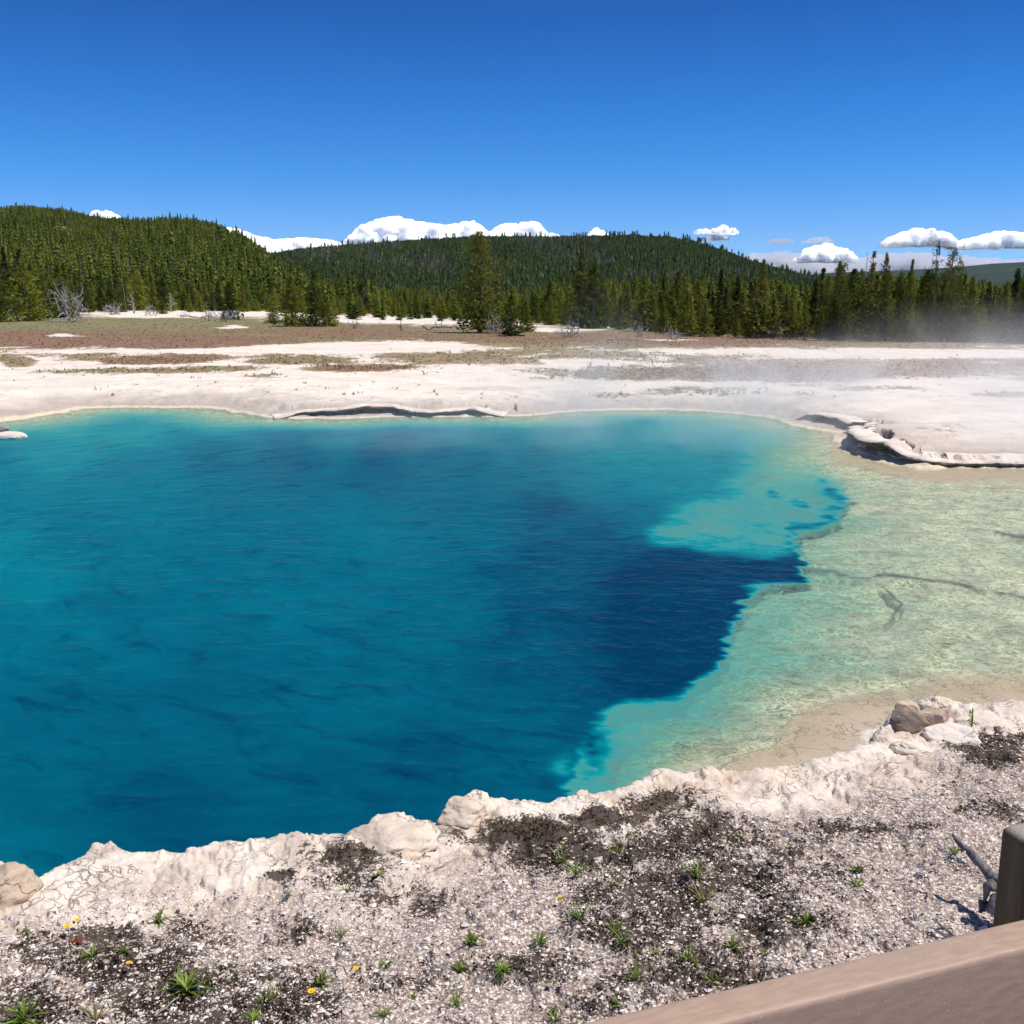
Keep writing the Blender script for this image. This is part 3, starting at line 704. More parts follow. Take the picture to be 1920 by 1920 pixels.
# trees that stand out
SPECIAL = [
    (('old', 0), 900, 624, 445, 92, "tallest dense dark pine, standing alone in front of the treeline at the centre"),
    (('bush', 1), 958, 630, 556, 62, "bushy bright green pine at the right foot of the tallest centre pine"),
    (('bush', 2), 988, 622, 572, 40, "small bushy pine to the right of the bushy pair beside the tallest centre pine"),
    (('cone', 0), 932, 618, 520, 60, "slimmer green pine leaning against the right side of the tallest centre pine"),
    (('bush', 0), 548, 612, 519, 78, "large round dark green pine at the left of the bushy clump left of centre"),
    (('bush', 3), 592, 612, 512, 66, "pine with taller pointed top at the right of the bushy clump left of centre"),
    (('bush', 1), 618, 612, 565, 46, "low spreading pine at the right foot of the bushy clump left of centre"),
    (('bush', 2), 512, 606, 575, 40, "low pine at the left foot of the bushy clump left of centre"),
    (('spire', 0), 1090, 615, 460, 54, "tall pointed dark conifer rising above its neighbours right of centre"),
    (('bush', 0), 1112, 616, 500, 92, "broad green pine under the tall pointed conifer right of centre"),
    (('spire', 1), 682, 592, 492, 34, "thin tall conifer above the treeline left of the centre pine"),
    (('cone', 2), 1205, 622, 512, 62, "broad conical pine in the steam to the right of the tall pointed conifer"),
    (('cone', 3), 1285, 628, 508, 58, "conical pine in the middle of the misty right treeline"),
    (('dark', 0), 1425, 634, 494, 62, "dark full pine where the long hill slopes down to the right"),
    (('dome', 0), 1572, 638, 500, 60, "round-topped dark pine at the left of the tall group on the right"),
    (('spire', 2), 1628, 640, 480, 52, "pointed dark conifer, tallest of the close pair on the right"),
    (('dark', 1), 1652, 640, 482, 54, "dark conifer, right one of the close tall pair on the right"),
    (('cone', 1), 1700, 641, 494, 52, "pointed conifer between the tall pair and the scraggly tree"),
    (('scrag', 0), 1745, 641, 458, 30, "scraggly thin tree with a tuft at its top against the cloud on the right"),
    (('dome', 0), 1775, 641, 476, 66, "round-topped pine just right of the scraggly tree"),
    (('dark', 0), 1925, 644, 480, 70, "dark conifer cut by the right edge of the picture"),
    (('bush', 3), 52, 602, 488, 84, "bright yellow-green pine above the dead tree at the left edge"),
    (('bush', 1), 115, 596, 500, 84, "yellow-green pine behind the big bleached tangle on the left"),
    (('bush', 0), -5, 604, 492, 70, "green pine cut by the left edge of the picture"),
    (('cone', 1), 432, 600, 532, 44, "small dark pine among the bleached branches left of the bushy clump"),
    (('bush', 2), 305, 589, 556, 24, "tiny bush-like pine on the pale strip at the left"),
]
for k, px, b, t, w, lab in SPECIAL: tree(k, px, b, t, w, lab, G1)

LABS = [(-999, 480, "green pine in the dense left treeline below the forested hill", "pines of the left treeline"),
        (480, 1060, "green conifer in the low treeline on either side of the tallest centre pine", "conifers of the centre treeline"),
        (1060, 1500, "conifer in the misty treeline in front of the long hill right of centre", "conifers of the misty treeline"),
        (1500, 9999, "dark conifer in the tall treeline on the right behind the steam", "conifers of the right treeline")]
keys = [('cone', 0), ('bush', 0), ('cone', 1), ('spire', 0), ('cone', 2), ('bush', 2), ('cone', 3), ('spire', 1), ('dark', 0), ('bush', 3), ('spire', 2), ('dark', 1)]
rr = random.Random(3)
for row, (dy, lo, hi, stp) in enumerate(((0, .45, .85, 26), (-4, .66, 1.0, 24), (-8, .80, 1.14, 24))):
    x = -150 + row * 9
    while x < 2080:
        b = float(bas(x)) + dy * (1.0 if x > 600 else .35) + rr.uniform(-1.5, 1.5); e_ = float(env(x))
        t = b - (b - e_) * rr.uniform(lo, hi)
        k = rr.choice(keys); wd = (b - t) * {'bush': .80, 'cone': .62, 'spire': .42, 'dark': .60}[k[0]] * rr.uniform(.85, 1.15)
        for lo_x, hi_x, lab, grp in LABS:
            if lo_x <= x < hi_x: tree(k, x, b, t, wd, lab, grp)
        x += stp * rr.uniform(.7, 1.3)
print("single trees", len(TREES))

# ------------------------------------------------------------------ hills
def hill(name, ridge, dist, foot, tree_px, seed, xr, mat, bumps=.10):
    R = np.array(ridge, float); D = np.array(dist, float)
    pxs = np.linspace(xr[0], xr[1], 260); ts = np.concatenate([np.linspace(0, 1, 60), [1.15, 1.4, 1.8]])
    az = np.arctan2((pxs - 960) / F, CP - SP * (np.interp(pxs, R[:, 0], R[:, 1]) - 960) / F)
    ft = np.interp(pxs, *np.array(foot, float).T) if hasattr(foot, '__len__') else np.full(len(pxs), float(foot))
    dr = np.interp(pxs, D[:, 0], D[:, 1]); d = ft[:, None] + (dr - ft)[:, None] * ts[None]
    T = np.broadcast_to(ts, d.shape)
    S = np.where(T < 1, np.sin(np.clip(T, 0, 1) * math.pi / 2) ** 1.15, 1 - .35 * (T - 1) ** 1.2)
    x = d * np.sin(az)[:, None]; y = d * np.cos(az)[:, None]
    s0 = dr.mean() * .25
    S = S * (1 + bumps * 2 * (fbm(x / s0, y / s0, octv=4, seed=seed) - .5) * np.clip(T * 3, 0, 1))
    rx, ry, rz = ray(pxs, np.interp(pxs, R[:, 0], R[:, 1]) + tree_px)
    tgt = rz / np.hypot(rx, ry)
    zz = S * ((tgt / (S[:, :60] / d[:, :60]).max(1)))[:, None]
    zz = np.where(zz > 0, zz, 0) + .4 - 3 * (T < .02)
    nr, nc = d.shape; i = np.arange(nr - 1)[:, None] * nc + np.arange(nc - 1)[None]
    f = np.stack([i, i + 1, i + nc + 1, i + nc], -1).reshape(-1, 4)[:, ::-1]
    v = np.stack([x.ravel(), y.ravel(), zz.ravel()], 1)
    o = link(name, new_mesh(name, v, f, [mat], True)); o["kind"] = "structure"
    def sample(n, rs):
        u = rs.uniform(0, nr - 1.001, n)
        dmin = ft.min(); dmax = dr.max()
        w = rs.random(n)
        t = w ** .8 * 1.04                     # even over the area
        t = np.clip(t, 0, 1.1)
        iu = u.astype(int); fu = u - iu
        jt = np.interp(t, ts, np.arange(len(ts))); jj = np.clip(jt.astype(int), 0, nc - 2); fj = jt - jj
        def bl(a): return (a[iu, jj] * (1 - fj) + a[iu, jj + 1] * fj) * (1 - fu) + (a[iu + 1, jj] * (1 - fj) + a[iu + 1, jj + 1] * fj) * fu
        return np.stack([bl(x), bl(y), bl(zz)], 1)
    return o, sample

M_HILL = simple("forest_floor", (.020, .036, .010), (.045, .060, .020), .02, bump=.2, bd=1)
M_HILLR = simple("burnt_slope", (.020, .034, .014), (.060, .062, .036), .012, bump=.2, bd=1)
M_RIDGE = simple("distant_forest", (.016, .034, .022), (.034, .056, .030), .006, bump=.3, bd=6)
HILL1 = [(-500, 385), (-200, 380), (0, 379), (60, 381), (120, 387), (160, 397), (200, 405), (240, 404), (290, 403), (350, 406), (390, 413), (430, 427), (460, 443), (490, 464), (512, 482), (545, 502), (580, 525), (640, 560), (700, 572)]
HILL2 = [(380, 500), (480, 482), (530, 474), (560, 469), (620, 463), (700, 457), (800, 450), (900, 445), (1000, 445), (1100, 444), (1180, 442), (1250, 446), (1300, 453), (1350, 469), (1400, 488), (1450, 503), (1500, 515), (1570, 530), (1700, 560)]
HILL3 = [(1300, 530), (1440, 522), (1500, 515), (1560, 510), (1620, 508), (1700, 505), (1790, 500), (1860, 493), (1920, 490), (2100, 480), (2500, 478)]
h1, s1 = hill("hill", HILL1, [(-500, 1400), (0, 1300), (200, 1100), (400, 800), (500, 620), (700, 420)], 240, 17, 501, (-500, 700), M_HILL, .07)
h2, s2 = hill("hill", HILL2, [(380, 1900), (900, 2100), (1500, 1900), (1700, 1800)], 900, 6, 502, (380, 1700), M_HILLR, .06)
h3, s3 = hill("hill", HILL3, [(1300, 5000), (2500, 5200)], 3000, 0, 503, (1300, 2500), M_RIDGE, .03)

M_SNAG = simple("grey_snags", (.16, .135, .115), (.32, .27, .24), .05)
def stand(name, label, P, H, Wd, mat, seed, nq, leaf, dead=None, M2=None, tiers=True):
    """a mass of trees as one mesh; every tree keeps its own height, width and tint"""
    rs = np.random.default_rng(seed); n = len(P); tpl = []
    for k in range(8):
        r2 = np.random.default_rng(seed + k)
        per = 6 if nq > 20 else 5; nt = max(2, nq // per); nq_ = nt * per
        ti = np.repeat(np.arange(nt), per); t = (ti + r2.uniform(-.3, .3, nq_)) / nt; t = np.clip(t, 0, .97)
        az = (np.tile(np.arange(per), nt) + r2.uniform(-.35, .35, nq_)) / per * 6.283 + ti * 1.1
        L = .5 * (1 - t) ** .85 * r2.uniform(.65, 1.25, nq_) + .02; hw = L * r2.uniform(.38, .62, nq_); dz = 1.25 / nt
        zt = np.clip(t + dz, 0, 1); zo = t + .02 + r2.uniform(-.03, .03, nq_)
        ca_, sa_ = np.cos(az), np.sin(az)
        q = np.stack([np.stack([.02 * ca_, .02 * sa_, zt], 1), np.stack([ca_ * L * .62 - sa_ * hw, sa_ * L * .62 + ca_ * hw, zo + .3 * (zt - zo)], 1),
                      np.stack([ca_ * L, sa_ * L, zo], 1), np.stack([ca_ * L * .62 + sa_ * hw, sa_ * L * .62 - ca_ * hw, zo + .3 * (zt - zo)], 1)], 1)
        # a pointed leader
        q[-1] = [[-.03, 0, .8], [0, .03, .8], [.015, 0, 1.04], [0, -.03, .8]]
        tpl.append(q.reshape(-1, 3))
    tpl = np.array(tpl); kk = rs.integers(0, 8, n); rot = rs.random(n) * 6.283
    T = tpl[kk].copy()
    if dead is not None:
        T[dead, :, :2] *= .35
    ca, sa = np.cos(rot)[:, None], np.sin(rot)[:, None]
    x = (T[..., 0] * ca - T[..., 1] * sa) * Wd[:, None] + P[:, 0:1]; y = (T[..., 0] * sa + T[..., 1] * ca) * Wd[:, None] + P[:, 1:2]
    z = T[..., 2] * H[:, None] + P[:, 2:3]
    V = np.stack([x, y, z], -1).reshape(-1, 3); m = tpl.shape[1]
    Fc = np.arange(len(V)).reshape(-1, 4)
    tint = np.repeat(rs.random(n), m); mi = None
    if dead is not None: mi = np.repeat(dead.astype(np.int32), m // 4)
    o = link(name, new_mesh(name, V, Fc, [mat] + ([M2] if M2 else []), False, dict(tint=tint), mi)); o["kind"] = "stuff"; o["label"] = label
    return o

rs = np.random.default_rng(91)
# (1) forest on the flat behind the single trees
n = 9000
pxx = rs.uniform(-700, 2600, n); dd = np.sqrt(rs.uniform(0, 1, n) * (600 ** 2 - 110 ** 2) + 110 ** 2)
xx = (pxx - 960) / F * dd; yy = dd
ok = (yy > np.where(pxx < 600, 175, np.where(pxx < 1050, 120, 95)))
xx, yy, pxx = xx[ok], yy[ok], pxx[ok]; zz_ = gz(xx, yy)
rx_, ry_, rz_ = ray(pxx, env(pxx) + rs.normal(size=len(pxx)) * 6 + 10 * rs.random(len(pxx)))
hh = np.clip(CAM_H + rz_ / ry_ * yy - zz_, 2.5, 15) * rs.uniform(.65, 1.0, len(xx))
stand("forest", "dense conifer forest on the flat behind the front row of trees", np.stack([xx, yy, zz_ - .1], 1), hh, hh * rs.uniform(.40, .62, len(xx)), M_FAR, 600, 96, .16)
# (2) on the left hill
P1 = s1(27000, rs); px1, py1 = to_px(P1[:, 0], P1[:, 1], P1[:, 2])
ROCK1 = [(5, 425, 26, 26), (130, 438, 14, 5), (386, 452, 22, 7), (275, 427, 40, 5), (395, 505, 12, 4), (430, 455, 10, 5), (485, 480, 10, 8)]
k1 = np.ones(len(P1), bool)
for a, b, c, d in ROCK1: k1 &= (((px1 - a) / c) ** 2 + ((py1 - b) / d) ** 2 > 1) | (rs.random(len(P1)) < .2)
P1 = P1[k1]; px1 = px1[k1]; n = len(P1); H1 = rs.uniform(5, 8.5, n) * np.where(rs.random(n) < .03, 1.35, 1); dead1 = rs.random(n) < .035
stand("forest", "conifer forest covering the near hill on the left", P1 - [0, 0, .5], H1, H1 * rs.uniform(.34, .5, n), M_FAR, 620, 54, .22, dead1, M_SNAG)
# (3) on the long hill behind
P2 = s2(42000, rs); px2, py2 = to_px(P2[:, 0], P2[:, 1], P2[:, 2]); n = len(P2)
DEAD2 = [(610, 490, 70, 22, .75), (740, 492, 90, 20, .7), (790, 505, 60, 10, .8), (860, 520, 60, 8, .8), (1000, 462, 60, 8, .8), (1080, 460, 60, 6, .7), (1110, 493, 60, 12, .85), (1060, 480, 80, 12, .6), (1240, 522, 120, 8, .85), (1340, 518, 80, 8, .8), (1250, 465, 12, 4, .9), (700, 470, 120, 10, .5)]
pd = np.zeros(n) + .03; wob2 = (fbm(px2 / 18, py2 / 9, octv=3, seed=77) - .5)
for a, b, c, d, w in DEAD2: pd = np.maximum(pd, .72 * w * (((px2 - a) / c * 1.2) ** 2 + ((py2 - b) / d * 1.25) ** 2 < 1 + wob2 * 5))
dead2 = rs.random(n) < pd
H2 = rs.uniform(7, 12, n) * np.where(rs.random(n) < .02, 1.7, 1)
stand("forest", "conifer forest with grey dead stands on the long hill behind", P2 - [0, 0, .5], H2, H2 * rs.uniform(.38, .55, n), M_FAR2, 640, 21, .30, dead2, M_SNAG)

# rock outcrops on the near hill
def rock_mesh(seed, s=(1, 1, 1), rough=.35, sub=4, mat=None, flat=0.0, freq=1.6, facets=7, name="rock"):
    import bmesh
    bm = bmesh.new(); bmesh.ops.create_icosphere(bm, subdivisions=sub, radius=1); v = np.array([p.co[:] for p in bm.verts]); f = np.array([[q.index for q in p.verts] for p in bm.faces]); bm.free()
    rs_ = np.random.default_rng(seed)
    for _ in range(facets):
        nrm = rs_.normal(size=3); nrm[2] = abs(nrm[2]) * .8; nrm /= np.linalg.norm(nrm); c = rs_.uniform(.62, .9); dd_ = v @ nrm; v = v - np.clip(dd_ - c, 0, None)[:, None] * nrm * .9
    r = 1 + rough * (fbm(v[:, 0] * freq + seed, v[:, 1] * freq, v[:, 2] * freq, octv=5, seed=seed) - .5) * 2
    v = v * r[:, None]
    v = v + (fbm(v[:, 0] * 7, v[:, 1] * 7, v[:, 2] * 7, octv=3, seed=seed + 3) - .5)[:, None] * .09 * v
    v[:, 2] = np.where(v[:, 2] < -flat, -flat + (v[:, 2] + flat) * .2, v[:, 2]) if flat else v[:, 2]
    return new_mesh(name, v * np.array(s), f, [mat], True)

def crust_material(name, c1, c2, c3, sc_=1.0):
    g = NT(name); P = g.n('ShaderNodeNewGeometry').outputs['Position']
    n1 = g.noise(3 * sc_, 6, .65, P, .4); n2 = g.noise(26 * sc_, 5, .7, P); n3 = g.noise(1.1 * sc_, 3, .5, P)
    c = g.mix(g.mr(n1, .35, .65), c1, c2); c = g.mix(g.mr(n3, .52, .66, 0, .8), c, c3); c = g.mix(g.mr(n2, .58, .7, 0, .6), c, tuple(q * .55 for q in c2))
    nw = g.n('ShaderNodeTexNoise'); nw.inputs['Scale'].default_value = 5 * sc_; g.link(P, nw.inputs['Vector'])
    ad = g.n('ShaderNodeVectorMath', operation='MULTIPLY_ADD'); g.link(nw.outputs['Color'], ad.inputs[0]); ad.inputs[1].default_value = (.4 / sc_,) * 3; g.link(P, ad.inputs[2])
    ck = g.math('MULTIPLY', g.mr(g.vor(5 * sc_, 'DISTANCE_TO_EDGE', ad.outputs[0]), .016, .003), g.mr(g.noise(2.3 * sc_, 3, .6, P), .52, .64))
    c = g.mix(g.math('MULTIPLY', ck, .8), c, (.12, .08, .06))
    h = g.math('SUBTRACT', g.math('ADD', g.math('MULTIPLY', n2, .4), g.math('MULTIPLY', n1, .6)), g.math('MULTIPLY', ck, .5))
    return g.done(g.bsdf(c, .9, .25, g.bump(h, .9, .03 / sc_)).outputs[0])
M_CRUST = crust_material("cream_sinter", (.76, .65, .53), (.60, .49, .39), (.68, .50, .32))
M_TAN = crust_material("tan_sinter", (.60, .47, .35), (.44, .33, .25), (.66, .54, .44))
M_WHITE = crust_material("white_sinter", (.80, .71, .62), (.64, .55, .47), (.74, .62, .50))
M_BROWN = crust_material("brown_stone", (.27, .21, .16), (.18, .145, .12), (.42, .32, .21), 3)
M_OUT = simple("outcrop_rock", (.16, .12, .11), (.36, .30, .27), .15, bump=.5, bd=1)
for (a, b, wpx, hpx), lab in zip([(6, 428, 46, 34), (386, 453, 36, 12), (130, 440, 22, 8), (432, 456, 18, 9)],
                                 ["large grey rock face high on the near hill at the left edge", "grey rock outcrop below the crest on the right of the near hill", "small pale outcrop in the forest near the top of the left hill", "little grey outcrop just right of the larger one on the near hill"]):
    j = np.argmin((px1 - a) ** 2 + (to_px(P1[:, 0], P1[:, 1], P1[:, 2])[1] - b) ** 2); p = P1[j]
    d = np.hypot(p[0], p[1]); rm = rock_mesh(700 + a, (wpx * d / F * .5, 9, hpx * d / F * .62), .3, 4, M_OUT, freq=2.2, name="rock_outcrop")
    o = link("rock_outcrop", rm); o.location = (p[0], p[1] - 6, p[2] + 3); tag(o, lab, "rock", "rock outcrops on the near hill")

# ------------------------------------------------------------------ dead trees and bleached branches
def branchy(path0, r0, rs_, depth=2, n=6, spread=.9, L=.5, up=.2, sides=5, grav=0.0):
    parts = [tube(path0, np.linspace(r0, r0 * .35, len(path0)), sides + 1)]
    P0 = np.asarray(path0, float); tot = np.linalg.norm(P0[-1] - P0[0])
    if depth == 0: return parts
    for i in range(n):
        t = rs_.uniform(.15, 1) * (len(P0) - 1); k = min(int(t), len(P0) - 2); s = P0[k] + (P0[k + 1] - P0[k]) * (t - k)
        d0 = P0[k + 1] - P0[k]; d0 /= np.linalg.norm(d0) + 1e-9
        d = d0 * .4 + rs_.normal(size=3) * spread; d[2] = d[2] * .7 + up; d /= np.linalg.norm(d)
        ln = tot * L * rs_.uniform(.4, 1.1); m = 6; pts = [s]
        for j in range(m):
            d = d + rs_.normal(size=3) * .26 + np.array([0, 0, .10 * up - grav]); d /= np.linalg.norm(d); pts.append(pts[-1] + d * ln / m)
        parts += branchy(np.array(pts), r0 * .45 * (1 - .4 * t / len(P0)), rs_, depth - 1, max(2, n // 2), spread, L * 1.05, up, sides - 1 if sides > 4 else 4, grav)
    return parts

def dead(kind, px, base, wpx, hpx, seed, label, name="dead_branches", cat="dead branches", mat=None, group="bleached dead wood on the plain"):
    p = on_ground(px, base); rs_ = np.random.default_rng(seed); mat = mat or M_BLEACH
    W_ = px_size(p, wpx); H_ = px_size(p, hpx); parts = []
    if kind == 'tangle':
        nst = 12 + int(wpx / 5)
        for i in range(nst):
            a = rs_.uniform(0, 6.28); el = rs_.uniform(-.1, .95) ** 1; Ls = rs_.uniform(.25, .5)
            s = np.array([rs_.uniform(-.34, .34) * W_, rs_.uniform(-.2, .2) * W_, rs_.uniform(0, .3) * H_]); m = 8; d = np.array([math.cos(a) * math.cos(el), math.sin(a) * math.cos(el), math.sin(el) * H_ / W_ * 1.8]); pts = [s]
            for j in range(m):
                d = d + rs_.normal(size=3) * .34; pts.append(pts[-1] + d / np.linalg.norm(d) * Ls * W_ / m)
            parts += branchy(np.array(pts), .008 * W_ + .016, rs_, 2, 5, .9, .5, .15)
        v, f = merge(parts); v[:, 2] = v[:, 2] - np.percentile(v[:, 2], 8)
        v[:, 2] *= H_ / max(np.percentile(v[:, 2], 99.5), .01); v[:, 0] *= W_ / np.ptp(v[:, 0]) ; v[:, 2] = np.where(v[:, 2] < -.08, -.08, v[:, 2])
    elif kind == 'log':
        pts = [np.array([-W_ * .5 + W_ * j / 9, .1 * W_ * math.sin(j), .10 * H_ + .05 * H_ * rs_.normal()]) for j in range(10)]
        parts = branchy(np.array(pts), .045 * H_ + .05, rs_, 2, 9, 1.0, .22, .5); v, f = merge(parts)
        v[:, 2] -= v[:, 2].min() * .5; v[:, 2] *= H_ / v[:, 2].max()
    else:                                                   # standing dead trunk
        nz_ = .004 if hpx > 60 else .02
        lean = rs_.normal() * (.05 if hpx > 60 else .12) if kind == 'snag' else 0.9
        pts = [np.array([lean * H_ * (j / 8) + rs_.normal() * nz_ * H_, rs_.normal() * nz_ * H_, H_ * j / 8 - .05]) for j in range(9)]
        parts = branchy(np.array(pts), (.0065 if hpx > 60 else .045) * H_, rs_, 1 if hpx > 60 else 2, 12 if hpx > 60 else 9, .9, .05 if hpx > 60 else .35, .05); v, f = merge(parts)
    o = link(name, clean_mesh(name, v, f, [mat])); o.location = p; tag(o, label, cat, group); return o

dead('tangle', 132, 604, 92, 74, 1, "biggest bleached tangle of branches, left side in front of the pines")
dead('log', 385, 596, 60, 14, 14, "low bleached log with stubs on the left pale strip")
t_ = dead('stand', 5, 600, 60, 46, 3, "weathered dead tree leaning out of the left edge of the picture", "dead_tree", "dead tree")
dead('tangle', 218, 590, 46, 26, 4, "grey brush pile just right of the biggest bleached tangle")
dead('snag', 252, 588, 26, 38, 5, "upright forked bleached branch on the left pale strip", "dead_tree", "dead tree")
dead('tangle', 284, 592, 34, 22, 6, "small grey brush pile beside the tiny bush-like pine")
dead('snag', 321, 585, 22, 36, 7, "forked bleached snag near the treeline on the left", "dead_tree", "dead tree")
dead('tangle', 346, 596, 30, 14, 8, "low brown brush right of the tiny bush-like pine")
dead('tangle', 396, 602, 34, 30, 9, "dark grey root mass left of the small dark pine")
dead('tangle', 430, 604, 44, 26, 10, "pale branches around the foot of the small dark pine")
dead('tangle', 668, 616, 34, 22, 11, "small bleached root right of the bushy clump")
dead('snag', 752, 620, 12, 24, 12, "short dark burnt stump alone on the plain left of centre", "tree_stump", "stump", M_DARKWOOD)
dead('log', 838, 622, 90, 26, 13, "long low bleached tangle of fallen wood left of the tallest centre pine")
dead('tangle', 926, 626, 52, 38, 15, "round bleached tangle at the foot of the tallest centre pine")
dead('tangle', 1070, 632, 62, 40, 16, "dim brush pile veiled by steam below the tall pointed conifer")
dead('tangle', 1200, 634, 40, 32, 17, "bleached branches raised like antlers in the steam right of centre")
dead('tangle', 1258, 638, 46, 28, 18, "bleached brush right of the antler-like branches")
dead('log', 1180, 638, 80, 12, 19, "thin fallen trunk lying below the antler-like branches")
dead('tangle', 1452, 634, 76, 24, 20, "wide low bleached brush pile on the right half of the plain")
dead('snag', 1510, 626, 10, 18, 21, "thin leaning pale stick right of the wide low brush pile", "dead_tree", "dead tree")
dead('snag', 1583, 632, 10, 18, 22, "short dead sapling on the grass left of the dark brush", "dead_tree", "dead tree")
dead('tangle', 1684, 628, 46, 22, 23, "small dark grey brush pile on the grass at the right")
dead('tangle', 1330, 628, 60, 12, 24, "faint strip of grey brush at the foot of the misty trees")
dead('snag', 1613, 632, 12, 158, 25, "tall thin leafless snag left of the close tall pair on the right", "dead_tree", "dead tree", M_SNAG)
dead('snag', 1594, 632, 10, 140, 26, "shorter thin leafless snag beside the round-topped dark pine on the right", "dead_tree", "dead tree", M_SNAG)
dead('snag', 1525, 634, 8, 98, 27, "pale leafless pole among the misty trees on the right", "dead_tree", "dead tree", M_SNAG)
dead('snag', 237, 584, 6, 112, 28, "tall bare pole standing in the left forest above the pale strip", "dead_tree", "dead tree", M_SNAG)
dead('snag', 985, 656, 8, 16, 29, "little dark stub on the grass below the tallest centre pine", "tree_stump", "stump", M_DARKWOOD)

# ------------------------------------------------------------------ grass of the plain
rs = np.random.default_rng(301)
n = 60000
gpx = rs.uniform(-150, 2070, n); gpy = 598 + 150 * rs.random(n) ** 1.2
rx_, ry_, rz_ = ray(gpx, gpy); zq = np.full(n, .45)
for _ in range(4):
    tq = (CAM_H - zq) / (-rz_); zq = .5 * zq + .5 * gz(rx_ * tq, ry_ * tq)
tq = (CAM_H - zq) / (-rz_); xq, yq = rx_ * tq, ry_ * tq
sdq, _a0 = shore(xq, yq); vq, rq = veg_mask(xq, yq, zq, sdq)
pr = .5 * np.clip(vq * 1.3 - .25, 0, 1) + .004 * (sdq > 1.2)
ok = (rs.random(n) < pr) & (sdq > .6); xq, yq, zq, rq = xq[ok], yq[ok], zq[ok], rq[ok]; n = len(xq)
hq = rs.uniform(.04, .10, n) * (1 + (rs.random(n) < .04))
nb = 5; V = []; base_ = np.stack([xq, yq, zq - .01], 1)
for b in range(nb):
    a = rs.random(n) * 6.283; off = np.stack([np.cos(a), np.sin(a), 0 * a], 1) * rs.uniform(0, .09, n)[:, None]
    w = np.stack([-np.sin(a), np.cos(a), 0 * a], 1) * .016; lean = np.stack([np.cos(a), np.sin(a), 0 * a], 1) * (hq * rs.uniform(.1, .7, n))[:, None]
    top = base_ + off + lean + np.stack([0 * a, 0 * a, hq * rs.uniform(.6, 1, n)], 1)
    V.append(np.stack([base_ + off - w, base_ + off + w, top + w * .4, top - w * .4], 1))
V = np.stack(V, 1).reshape(-1, 3)
g = NT("dry_grass"); oi = g.attr('tint'); c = g.ramp(oi, [(0, (.16, .18, .045)), (.4, (.27, .23, .09)), (.7, (.40, .30, .17)), (.78, (.30, .14, .09)), (1, (.22, .09, .06))])
M_GRASS = g.done(g.bsdf(c, .85, .1).outputs[0])
tn = np.clip(rs.random(n) * .72 + (rs.random(n) < rq * .7) * .4, 0, 1)
o = link("grass", new_mesh("grass", V, np.arange(len(V)).reshape(-1, 4), [M_GRASS], False, dict(tint=np.repeat(tn, nb * 4)))); o["kind"] = "stuff"; o["label"] = "brown, green and reddish low grass scattered over the far plain"
print("grass", n)

# ------------------------------------------------------------------ gravel and moss of the near bank
rs = np.random.default_rng(311)
n = 220000
yq = 2.6 + 4.6 * rs.random(n) ** 1.15; xq = yq * rs.uniform(-.58, .62, n)
zq, sdq, _s = land(xq, yq); mq = moss_mask(xq, yq, zq, sdq)
clus = fbm(xq * 4, yq * 4, octv=3, seed=88)
ok = (sdq > .28 + .8 * (vnoise(xq * 1.3, yq * 1.3, seed=89)) * .6) & (rs.random(n) < .35 + 1.2 * (clus - .3)) ; xq, yq, zq, mq = xq[ok], yq[ok], zq[ok], mq[ok]; n = len(xq)
szq = .0038 * np.exp(rs.normal(size=n) * .5); szq = np.clip(szq, .002, .022)
oct_ = np.array([(1, 0, 0), (0, 1, 0), (-1, 0, 0), (0, -1, 0), (0, 0, .8), (0, 0, -.6)], float); of = np.array([(0, 1, 4), (1, 2, 4), (2, 3, 4), (3, 0, 4), (1, 0, 5), (2, 1, 5), (3, 2, 5), (0, 3, 5)])
V = oct_[None] * rs.uniform(.55, 1.35, (n, 6, 3)) + rs.normal(size=(n, 6, 3)) * .22
ra = rs.random(n) * 6.283; ca, sa = np.cos(ra)[:, None], np.sin(ra)[:, None]; V = np.stack([V[..., 0] * ca - V[..., 1] * sa, V[..., 0] * sa + V[..., 1] * ca, V[..., 2] * .7], -1)
V = V * szq[:, None, None] + np.stack([xq, yq, zq + szq * .3], 1)[:, None]
Fc = (of[None] + (np.arange(n) * 6)[:, None, None]).reshape(-1, 3)
g = NT("sinter_gravel"); c = g.ramp(g.attr('tint'), [(0, (.20, .15, .125)), (.25, (.46, .375, .33)), (.6, (.70, .605, .555)), (1, (.92, .86, .81))])
M_PEB = g.done(g.bsdf(c, .9, .2).outputs[0])
o = link("gravel", new_mesh("gravel", V.reshape(-1, 3), Fc, [M_PEB], False, dict(tint=np.repeat(rs.random(n), 6)))); o["kind"] = "stuff"; o["label"] = "broken white and pinkish sinter gravel on the near bank"
print("pebbles", n)

n = 140000
yq = 2.6 + 4.2 * rs.random(n) ** 1.1; xq = yq * rs.uniform(-.56, .6, n)
zq, sdq, _s = land(xq, yq); mq = moss_mask(xq, yq, zq, sdq)
pn = fbm(xq * 7, yq * 7, octv=4, seed=90, gain=.7)
ok = (sdq > .3) & (rs.random(n) < np.clip(mq * 1.2 - .15 + .03, 0, 1) * sstep(.44, .54, pn + mq * .06)); xq, yq, zq = xq[ok], yq[ok], zq[ok]; n = len(xq)
c = np.stack([xq, yq, zq + rs.uniform(.001, .012, n)], 1); v, f = quads(np.repeat(c, 3, 0) + rs.normal(size=(3 * n, 3)) * [.006, .006, .002], .007, .6, rs)
g = NT("dark_moss"); cc = g.mix(g.n('ShaderNodeNewGeometry').outputs['Random Per Island'], (.022, .014, .011), (.10, .072, .045)); M_MOSS = g.done(g.bsdf(cc, .95, .1).outputs[0])
